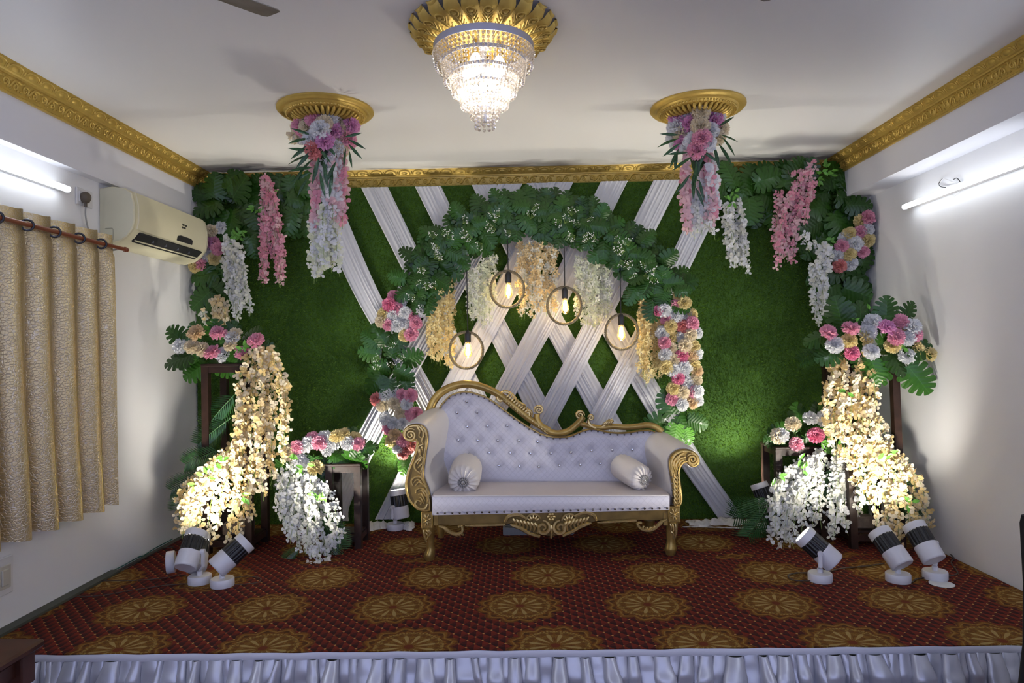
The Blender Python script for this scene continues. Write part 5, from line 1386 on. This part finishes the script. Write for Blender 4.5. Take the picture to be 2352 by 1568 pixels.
bolster(S(1478,1101,.10), S(1420,1066,.40), .098, 'slanted bolster cushion at the low end of the sofa')

# ================================================================== stage spot lamps
def spot_lamp(label, base, pivot, d, r=.072, L=.25, power=1.0, cone=100, side=1, up=Vector((0,0,1)), group='stage spot lamps', back=.45, baseaxis=None):
    """base: foot on the floor, pivot: joint of head and arm, d: aim"""
    d = Vector(d).normalized(); base = Vector(base); pivot = Vector(pivot)
    t = thing('spot_lamp', label, 'spot lamp', base, group)
    bax = Vector(baseaxis) if baseaxis else Vector((0,0,1))
    put('base', MB().lathe([(.072,0),(.074,.004),(.074,.046),(.070,.052),(.02,.053)], base, bax, 32), M_WHITEPL, t)
    tail = pivot - d*L*back; tip = pivot + d*L*(1-back)
    head = MB().lathe([(.001,0),(r*.90,0.0),(r*.97,.004),(r,.010),(r,L*.42),(r*.985,L*.425)], tail, d, 36)
    put('rear_housing', head, M_WHITEPL, t)
    mb = MB(); n = 72
    ax = d; ref = Vector((0,0,1)) if abs(ax.z) < .9 else Vector((1,0,0)); e1 = (ref-ax*ref.dot(ax)).normalized(); e2 = ax.cross(e1)
    rg_ = []
    for z in (L*.42, L*.82): rg_.append([tail + ax*z + (e1*math.cos(2*PI*k/n) + e2*math.sin(2*PI*k/n))*(r*(.985 if k % 4 < 2 else .93)) for k in range(n)])
    put('heat_sink', MB().loft(rg_, cap=False), M_BLACKPL, t, smooth=False)
    put('front_ring', MB().lathe([(r*.97,L*.815),(r,L*.82),(r*1.0,L*.985),(r*.96,L),(r*.84,L),(r*.82,L*.93)], tail, d, 36, cap=False), M_WHITEPL, t)
    put('lens', MB().lathe([(r*.86,L*.92),(r*.5,L*.945),(.001,L*.95)], tail, d, 24, cap=False), M_LENS, t)
    # swivel arm
    sd = d.cross(bax); sd = sd.normalized()*side if sd.length > .05 else Vector((1,0,0))*side
    j = pivot + sd*(r+.012)
    arm = MB(); stem = base + bax*.05
    arm.tube([stem, stem + bax*.028], .018, 12)
    k = stem + bax*.030; q = j.lerp(k, .30) + sd*.004; q2 = Vector((j.x, j.y, k.z + (j.z-k.z)*.28)) if not baseaxis else j.lerp(k,.5)
    arm.tube([k, q2, j + (j-q2)*.08], .0135, 8, flat=.6)
    arm.tube([j + sd*.012, pivot + sd*(r-.006)], .016, 12)
    put('swivel_arm', arm, M_WHITEPL, t)
    l = bpy.data.lights.new('spot_light', 'SPOT'); l.energy = SPOT_W*power; l.color = (1.0,.95,.83); l.spot_size = math.radians(cone); l.spot_blend = .9; l.shadow_soft_size = .045
    lo = bpy.data.objects.new('spot_light', l); COL.objects.link(lo); lo.parent = t
    M4 = aim_z(-d).to_4x4(); M4.translation = tip + d*.02 - WL[t.name]; lo.matrix_basis = M4
def fl_(px, py): p = at(px, py, Z=0); p.z = 0.0; return p
spot_lamp('upright spot lamp with black ribs at the foot of the tall stand by the curtain', fl_(459,1338), at(438,1266,4.50), (.02,.62,.74), side=1, power=.66)
spot_lamp('spot lamp tilted away from the curtain at the foot of the cream wisteria', fl_(511,1345), at(528,1277,4.45), (.62,.46,.58), side=-1, power=1.25)
spot_lamp('spot lamp standing apart, aimed at the full white wisteria', fl_(1884,1333), at(1884,1263,4.42), (-.64,.28,.62), side=-1, power=.75)
spot_lamp('spot lamp in the middle of the three by the tube light wall', fl_(2063,1334), at(2048,1262,4.42), (-.27,.62,.70), side=1, power=.62)
spot_lamp('spot lamp closest to the tube light wall among the three', fl_(2148,1328), at(2124,1249,4.45), (-.16,.62,.74), side=1, power=.68, cone=125)
# fallen one behind the first, its round foot facing the curtain
c = at(383,1292,4.62); spot_lamp('fallen spot lamp with its round foot turned up towards the curtain', c, c+Vector((.20,.02,.05)), (-.20,.66,.66), side=-1, power=.32, baseaxis=(.93,.36,.05))
spot_lamp('small spot lamp behind the tall sofa arm lighting the drape', fl_(908,1215), at(918,1160,5.80), (-.14,.10,1), side=-1, power=1.0, L=.24, cone=110)
spot_lamp('spot lamp hidden behind the full white wisteria, aimed up the grass', at(1760,1208,5.62)*1.0 - Vector((0,0,at(1760,1208,5.62).z)), at(1757,1145,5.62), (-.30,.30,1), side=-1, power=.6, L=.24, cone=115)

# ================================================================== air conditioner
def ac():
    t = thing('air_conditioner', 'cream split air conditioner mounted high on the wall pier', 'air conditioner', (-2.79, 5.2, 2.29))
    y0, y1 = 4.67, 5.78; xb = -2.888
    prof = [(0,.40),(.05,.405),(.14,.392),(.185,.36),(.205,.28),(.205,.17),(.19,.11),(.15,.06),(.10,.025),(.04,.01),(0,.0)]
    def ring(y, s=1.0): return [Vector((xb + a*s, y, 2.285 + b)) for a, b in prof]
    put('mounting_plate', MB().box((-2.907, (y0+y1)/2, 2.485), (.044, y1-y0-.02, .39)), M_ACBODY, t, smooth=False)
    put('body', MB().loft([ring(y0+.012,.985), ring(y0+.03), ring(y1-.03), ring(y1-.012,.985)]), M_ACBODY, t, smooth=40)
    for ya, yb_ in ((y0, y0+.03), (y1-.03, y1)):
        put('end_cap', MB().loft([[Vector((p.x*1, yy, p.z)) + Vector(((p.x-xb)*k, 0, (p.z-2.48)*k)) for p in ring(yy)] for yy, k in ((ya,-.02),(ya+.008,.008),(yb_-.004,.008),(yb_,0))]), M_ACBODY, t, smooth=30)
    fp = [(.186,.372),(.209,.285),(.209,.17),(.196,.112)]
    put('front_panel', MB().loft([[Vector((xb+a_+o, y, 2.285+b_)) for a_, b_ in fp] for y, o in ((y0+.05,-.006),(y0+.055,.002),(y1-.055,.002),(y1-.05,-.006))], cap=False, closed=False), M_ACBODY, t, smooth=40)
    # outlet slot with louvre
    sl = [(.196,.108),(.158,.060),(.160,.056),(.199,.104)]
    n = Vector((.62,0,-.78))
    q = [Vector((xb+.190,0,2.285+.098)), Vector((xb+.128,0,2.285+.040))]
    def quad(yA, yB, off, a_=0., b_=1.): return [Vector((q[0].lerp(q[1],k).x + n.x*off, y, q[0].lerp(q[1],k).z + n.z*off)) for y, k in ((yA,a_),(yB,a_),(yB,b_),(yA,b_))]
    mb = MB(); v = quad(y0+.10, y1-.09, .010); v2 = quad(y0+.10, y1-.09, -.004); mb.add(v+v2, [(0,1,2,3),(4,7,6,5),(0,4,5,1),(1,5,6,2),(2,6,7,3),(3,7,4,0)])
    put('outlet', mb, M_DARK, t, smooth=False)
    mb = MB(); v = quad(y0+.10, y1-.09, .017, .70, .80); v2 = quad(y0+.10, y1-.09, .011, .70, .80); mb.add(v+v2, [(0,1,2,3),(4,7,6,5),(0,4,5,1),(1,5,6,2),(2,6,7,3),(3,7,4,0)])
    put('louvre', mb, M_ACBODY, t, smooth=False)
    for k in range(4):
        yy = y0+.3+.18*k; put('vane', MB().box((xb+.165, yy, 2.285+.066), (.03,.004,.02)), M_GREY, t, smooth=False)
    # dark display window
    dw = [(5.22,.150),(5.50,.150),(5.50,.118),(5.48,.112),(5.24,.112),(5.22,.118)]
    dw = [(5.26,.158),(5.30,.168),(5.46,.168),(5.50,.158),(5.50,.124),(5.26,.124)]
    X = lambda b_: xb + (.213 if b_ > .17 else .213 - (.17-b_)*.20)
    put('display', MB().add([Vector((X(b_)+.001, y, 2.285+b_)) for y, b_ in dw] + [Vector((X(b_)-.006, y, 2.285+b_)) for y, b_ in dw], [tuple(range(6))] + [(i,(i+1)%6,6+(i+1)%6,6+i) for i in range(6)]), M_BLACKPL, t, smooth=False)
    # small dark two-line maker's mark
    mb = MB(); x = 5.32
    for row, z in ((0,.258),(1,.236)):
        for k in range(5 if row == 0 else 4):
            yy = x + .018*k; h = .015
            mb.box((xb+.2125, yy, 2.285+z), (.002,.0035,h)); mb.box((xb+.2125, yy+.005, 2.285+z+h/2-.002), (.002,.010,.0035))
            if k % 2 == row: mb.box((xb+.2125, yy+.005, 2.285+z), (.002,.010,.003))
            else: mb.box((xb+.2125, yy+.010, 2.285+z-.001), (.002,.0035,h*.8))
    put('maker_mark', mb, M_BLACKPL, t, smooth=False)
    put('service_flap', MB().tube([Vector((xb+.005,y0-.003,2.40)),Vector((xb+.055,y0-.003,2.40)),Vector((xb+.06,y0-.003,2.39)),Vector((xb+.06,y0-.003,2.32)),Vector((xb+.005,y0-.003,2.315))], .0018, 4), mat('seam_grey', (.35,.33,.24), .5), t)
ac()

# ================================================================== curtain with rod and eyelets
def curtain():
    t = thing('curtain', 'gold and silver crackle curtain hanging on eyelets before the window', 'curtain', (-2.80, 4.0, .52))
    m = bpy.data.materials.new('gold_crackle_satin'); m.use_nodes = True; nt = m.node_tree; b = nt.nodes['Principled BSDF']
    (x, y, z), vec = coords(nt)
    mp = nt.nodes.new('ShaderNodeMapping'); mp.inputs['Scale'].default_value = (.3,1,.75); nt.links.new(vec, mp.inputs[0])
    v = nt.nodes.new('ShaderNodeTexVoronoi'); v.feature = 'DISTANCE_TO_EDGE'; v.inputs['Scale'].default_value = 85; nt.links.new(mp.outputs[0], v.inputs['Vector'])
    e = E(nt, v.outputs[0]).lt(.07)
    g = nt.nodes.new('ShaderNodeNewGeometry'); s = nt.nodes.new('ShaderNodeSeparateXYZ'); nt.links.new(g.outputs['True Normal'], s.inputs[0])
    c = mixc(nt, noise(nt, 3.0, vec), (.60,.45,.20), (.50,.40,.23))
    c = mixc(nt, e*.45, c, (.66,.60,.50)); nt.links.new(c, b.inputs['Base Color'])
    b.inputs['Roughness'].default_value = .33; b.inputs['Metallic'].default_value = .72
    bump(nt, b, E(nt, v.outputs[0]).min(.12), .5, .01)
    y0, y1 = 2.75, 4.555
    def fn(u, v_):
        y = y0 + (y1-y0)*u; z = .525 + (2.335-.525)*v_
        ph = (y-4.36)/.222*2*PI
        amp = .072*(1-.25*v_) ; xo = amp*math.cos(ph) + .014*math.cos(2*ph+1+v_*2) + .008*math.sin(y*31+v_*5)*(1-v_)
        yy = y + .028*math.sin(ph*1+.6+v_*.6)*(1-.3*v_)
        if v_ > .93: xo *= .75; z += .004*math.sin(ph*2)
        z -= (1-v_)*.012*math.cos(ph)
        return Vector((-2.80 + xo, yy, z))
    put('curtain_cloth', MB().grid(fn, 300, 60), m, t, smooth=80)
    rm = mat('dark_eyelet', (.03,.03,.035), .3, .5)
    for k in range(-5, 2):
        y = 4.415 + .222*k
        if y > 4.5: continue
        for q in (0,):
            c = Vector((-2.80+.045, y, 2.250)); mb = MB()
            ax = Vector((.55,-.83,0)).normalized(); e1 = Vector((0,0,1)); e2 = ax.cross(e1)
            mb.tube([c + (e1*math.cos(a_) + e2*math.sin(a_))*.030 for a_ in [2*PI*i/20 for i in range(20)]], .0065, 6, closed=True)
            put('eyelet', mb, rm, t)
    r = thing('curtain_rod', 'brown curtain rod passing through the eyelets', 'curtain rod', (-2.745, 3.7, 2.25))
    put('rod', MB().tube([(-2.745,2.6,2.25),(-2.745,4.66,2.25)], .0135, 12), M_ROD, r)
    put('finial', MB().lathe([(.0135,0),(.018,.004),(.018,.014),(.012,.018),(.015,.03),(.004,.036)], (-2.745,4.66,2.25), (0,1,0), 12), M_ROD, r)
    put('bracket', MB().tube([(-2.745,4.60,2.245),(-2.80,4.60,2.235),(-2.92,4.60,2.24)], .008, 8), mat('bracket_steel', (.5,.5,.52), .3, .9), r)
curtain()

# ================================================================== tube lights, sockets, wires
def tube_light(label, x, y0, y1, z, side, group=None, mt=None):
    t = thing('tube_light', label, 'tube light', (x, (y0+y1)/2, z-.03), group)
    wl = XL if side < 0 else XR
    put('batten', MB().box(((x+side*.006+wl-side*.002)/2, (y0+y1)/2, z+.003), (abs(wl-x)-.008, y1-y0, .024), bev=.004), M_SOCK, t, smooth=False)
    put('lit_tube', MB().tube([(x-side*.012, y0+.015, z), (x-side*.012, y1-.015, z)], .019, 14), mt or M_TUBE, t)
    for y in (y0, y1): put('end_cap', MB().box((x-side*.006, y + (.008 if y == y0 else -.008), z), (.036,.016,.038), bev=.003), M_SOCK, t, smooth=False)
tube_light('lit white tube light above the curtain', -2.875, 2.98, 4.27, 2.572, -1)
tube_light('long lit white tube light below the deep beam', 2.935, 3.95, 5.262, 2.549, 1)
tube_light('unseen tube light added for fill at the far rear of the curtain wall', -2.905, -1.6, -.3, 2.582, -1, mt=M_TUBEFILL)  # this and the next three: out of view, added to raise frontal light
tube_light('unseen tube light added for fill at the far rear of the opposite wall', 2.972, -1.6, -.3, 2.56, 1, mt=M_TUBEFILL)
tube_light('unseen tube light added for fill down the curtain wall beside the camera', -2.905, .9, 2.2, 2.582, -1, mt=M_TUBEFILL)
tube_light('unseen tube light added for fill down the opposite wall beside the camera', 2.972, .9, 2.2, 2.56, 1, mt=M_TUBEFILL)
w_ = thing('wire_loop', 'loose loop of thin wire above the long tube light', 'wire', at(2185,440,X=2.99))
mb = MB(); mb.tube(smoothpath([at(x,y,X=2.985) for x,y in ((2155,430),(2160,418),(2168,410),(2190,418),(2206,418),(2205,432),(2190,424),(2175,428),(2160,426),(2155,432))], 4), .0022, 5); put('thin_wire', mb, M_SOCK, w_)
mb = MB(); mb.tube(smoothpath([at(x,y,X=2.985) for x,y in ((2165,410),(2157,420),(2160,428),(2172,430))], 4), .0028, 5); mb.tube(smoothpath([at(x,y,X=2.985) for x,y in ((2190,412),(2198,409),(2206,418))], 4), .003, 5); put('dark_wire_end', mb, M_CORD, w_)
mb = MB(); mb.tube(smoothpath([at(x,y,X=2.985) for x,y in ((2206,432),(2202,442),(2192,450),(2186,446))], 4), .0022, 5); put('thin_wire', mb, M_SOCK, w_)
so = thing('wall_socket', 'white wall socket with switch beside the air conditioner', 'wall socket', (-2.926, 4.50, 2.52))
put('plate', MB().box((-2.924, 4.505, 2.575), (.014,.165,.115), bev=.004), M_SOCK, so, smooth=False)
put('switch', MB().box((-2.915, 4.545, 2.575), (.012,.022,.045), bev=.003), M_SOCK, so, smooth=False)
put('socket_face', MB().box((-2.916, 4.47, 2.575), (.008,.06,.07), bev=.003), M_SOCK, so, smooth=False)
pl = thing('power_plug', 'brown three pin plug pushed into the wall socket with its grey cable', 'plug', (-2.90, 4.475, 2.54))
put('plug_body', MB().loft([[Vector((-2.912+dx, 4.475+s*.034*math.cos(a_), 2.572+s*.036*math.sin(a_)*(1.15 if math.sin(a_)<0 else 1))) for a_ in [2*PI*k/14 for k in range(14)]] for dx, s in ((0,.9),(.012,1),(.032,.95),(.045,.6))]), M_PLUG, pl, smooth=50)
put('strain_relief', MB().tube([(-2.895,4.475,2.54),(-2.895,4.476,2.508)], .010, 8), M_PLUG, pl)
cb = smoothpath([(-2.895,4.476,2.51),(-2.90,4.482,2.45),(-2.905,4.52,2.36),(-2.908,4.58,2.30),(-2.905,4.64,2.285),(-2.87,4.68,2.33)], 6)
put('cable', MB().tube(cb, .0055, 6), mat('grey_cable', (.32,.31,.29), .5), pl)
sw = thing('switch_board', 'cream switch board low on the wall under the curtain', 'switch board', (-2.926, 3.77, .20))
put('plate', MB().box((-2.923, 3.72, .295), (.016,.24,.21), bev=.004), M_SOCK, sw, smooth=False)
put('inner_plate', MB().box((-2.913, 3.735, .29), (.010,.16,.13), bev=.003), mat('cream_switch', (.55,.52,.44), .4), sw, smooth=False)
for y in (3.69, 3.765): put('switch', MB().box((-2.905, y, .29), (.012,.05,.09), bev=.004), mat('cream_switch', (.55,.52,.44), .4), sw, smooth=False)

def cable(label, pts, r, mt, twist=False, z=.004):
    P = []
    for x, y in pts:
        p = at(x, y, Z=0); p.x = max(-2.91, p.x); p.y = min(p.y, 5.98); P.append(Vector((p.x, p.y, z)))
    P = smoothpath(P, 10)
    mb = MB()
    if twist:
        for s in (0, PI):
            mb.tube([p + Vector((.7*r*math.cos(i*.9+s), .7*r*math.sin(i*.9+s), r+.3*r*math.sin(i*.9+s))) for i, p in enumerate(P)], r*.75, 5)
    else: mb.tube([p + Vector((0,0,r)) for p in P], r, 6)
    tag(put('floor_cable', mb, mt), label, 'cable', 'loose cables on the stage carpet')
cable('dark cable winding along the carpet edge under the curtain', [(222,1336),(260,1318),(300,1300),(340,1280),(372,1262),(400,1258)], .0045, M_WIREB, True)
cable('teal green cable lying along the curtain wall edge', [(228,1330),(245,1312),(285,1300),(300,1282),(330,1278),(350,1262),(362,1240)], .004, M_WIREG)
cable('thin dark cable crossing the medallion to the upright spot lamp', [(215,1336),(300,1335),(370,1330),(420,1322),(455,1340)], .003, M_WIREB)
cable('thin dark cable running from the carpet edge to the fallen lamp foot', [(175,1372),(230,1370),(300,1358),(380,1346),(432,1342)], .003, M_WIREB, True)
cable('thin cable looping behind the tilted lamp foot', [(540,1345),(590,1340),(598,1330),(570,1325),(540,1328)], .003, M_WIREB, True)
cable('twisted cable looping around the lamp standing apart', [(1860,1336),(1825,1335),(1810,1325),(1830,1318),(1890,1318),(1930,1308),(1990,1302),(2030,1296)], .0042, M_WIREB, True)
cable('twisted cable between the two lamps by the tube light wall', [(2095,1340),(2105,1332),(2130,1328)], .004, M_WIREB, True)
cable('twisted pale cable hanging by the wall behind the last lamp', [(2168,1262),(2190,1282),(2185,1295),(2200,1318),(2180,1325)], .004, M_WIREB, True)
cable('white twisted cable along the carpet behind the sofa by the drape foot', [(1568,1212),(1620,1212),(1680,1214),(1730,1216)], .004, M_SOCK, True)
cable('thin wire loop on the carpet under the sofa apron', [(1330,1224),(1360,1228),(1380,1222),(1375,1214),(1350,1212)], .002, M_WIREB)
tag(put('paper_disc', MB().lathe([(.07,0),(.072,.002),(.0005,.003)], fl_(2163,1341)+Vector((0,0,.0005)), n=24), mat('white_card', (.72,.72,.72), .6)), 'flat white disc on the carpet under the last spot lamp', 'disc')
# flat grey floor light frame under the sofa
ff = thing('flat_floor_fixture', 'flat grey metal fixture lying under the sofa apron', 'fixture', (.15, 5.30, 0))
p0 = at(1158,1230,Z=0); p1 = at(1316,1226,Z=0)
for y in (0, .06, .12): put('bar', MB().box(((p0.x+p1.x)/2, p0.y+y+.02, .03), (p1.x-p0.x, .02, .06)), M_GREY, ff, smooth=False)
for x in (p0.x, p1.x): put('end_bar', MB().box((x, p0.y+.08, .03), (.02, .10, .06)), M_GREY, ff, smooth=False)

# ================================================================== fans, bench, draped chair
def fan(label, hub, ang, blades=3):
    t = thing('ceiling_fan', label, 'ceiling fan', (hub[0], hub[1], 2.8), 'ceiling fans')
    h = Vector((hub[0], hub[1], 2.86))
    put('motor', MB().lathe([(.02,-.05),(.08,-.045),(.10,-.02),(.10,.02),(.08,.045),(.02,.05)], h, n=24), M_FAN, t)
    put('down_rod', MB().lathe([(.011,.04),(.011,.20),(.05,.24),(.05,ZC-2.86)], h, n=12), M_FAN, t)
    for k in range(blades):
        a_ = ang + 2*PI*k/blades; d = Vector((math.cos(a_), math.sin(a_), 0)); s = Vector((-d.y, d.x, 0)); vs = []
        ol = [(.10,-.03),(.18,-.055),(.55,-.068),(.585,-.064),(.598,-.05),(.598,.052),(.585,.064),(.55,.068),(.18,.055),(.10,.03)]
        for z in (0, .004): vs += [h + d*r_ + s*q + Vector((0,0,z + q*.18 - .008)) for r_, q in ol]
        n = len(ol); put('blade', MB().add(vs, [tuple(range(n))[::-1], tuple(n+k2 for k2 in range(n))] + [(i,(i+1)%n,n+(i+1)%n,n+i) for i in range(n)]), M_FAN, t, smooth=False)
tipc = (at(650,20,Z=2.85)+at(600,45,Z=2.85))/2; e0 = at(470,0,Z=2.85); e1_ = at(600,45,Z=2.85); dd = (e1_-e0).normalized()
fan('ceiling fan blade tip entering above the curtain side', (tipc.x-dd.x*.59, tipc.y-dd.y*.59), math.atan2(dd.y, dd.x))
tp = at(1733,-8,Z=2.85); an = math.radians(112); fan('ceiling fan barely showing at the top edge toward the tube light side', (tp.x-.59*math.cos(an), tp.y-.59*math.sin(an)), an)
bn = thing('wooden_bench', 'dark wooden bench corner with a turned leg in front of the stage skirt', 'bench', (-2.45, 2.6, ZF))
put('top', MB().box((-2.47, 2.56, .232), (.60, .98, .036), bev=.010), M_BENCH, bn, smooth=False)
for x in (-2.72, -2.235):
    for y in (2.14, 2.975):
        put('leg', MB().lathe([(.030,0),(.034,.01),(.022,.05),(.036,.14),(.038,.17),(.022,.19),(.034,.21),(.036,.24),(.024,.26),(.030,.275)], (x, y, ZF), n=20), M_BENCH, bn)
        put('leg_block', MB().box((x, y, .145), (.085,.085,.14), bev=.006), M_BENCH, bn, smooth=False)
for y in (2.14, 2.975): put('rail', MB().box((-2.4775, y, .17), (.40,.03,.085)), M_BENCH, bn, smooth=False)
for x in (-2.72, -2.235): put('rail', MB().box((x, 2.5575, .17), (.03,.75,.085)), M_BENCH, bn, smooth=False)
def covered_chair():
    e = at(2340,1180,2.75)
    t = thing('covered_chair', 'chair under a black cloth cover at the picture edge', 'chair', (e.x+.24, 2.6, ZF))
    w2 = .23; x0 = e.x + w2 + .01; yb_ = 2.75; top = e.z
    rings = []
    N = 40
    def ringp(z, hw, y0, y1, ruf):
        out = []
        for k in range(N):
            a_ = 2*PI*k/N; c_, s_ = math.cos(a_), math.sin(a_); r_ = (abs(c_)**5+abs(s_)**5)**-.2
            q = 1 + ruf*math.sin(a_*9)
            out.append(Vector((x0 + c_*r_*hw*q, (y0+y1)/2 + s_*r_*(y1-y0)/2*q, z)))
        return out
    put('back_cover', MB().loft([ringp(ZF+.004,.345,2.70,2.86,.03), ringp(-.10,.295,2.70,2.84,.025), ringp(.05,.255,2.70,2.81,.015), ringp(.3,.232,2.69,2.79,.01), ringp(.55,.226,2.69,2.785,.006), ringp(top-.04,.228,2.70,2.79,.003), ringp(top-.008,.22,2.71,2.785,0), ringp(top,.19,2.72,2.775,0)]), M_BLACKC, t, smooth=60)
    put('seat_cover', MB().loft([ringp(ZF+.005,.33,2.20,2.86,.05), ringp(-.10,.285,2.24,2.82,.035), ringp(.02,.25,2.27,2.80,.02), ringp(.22,.232,2.30,2.79,.01), ringp(.26,.22,2.32,2.78,0), ringp(.27,.17,2.36,2.74,0)]), M_BLACKC, t, smooth=60)
covered_chair()
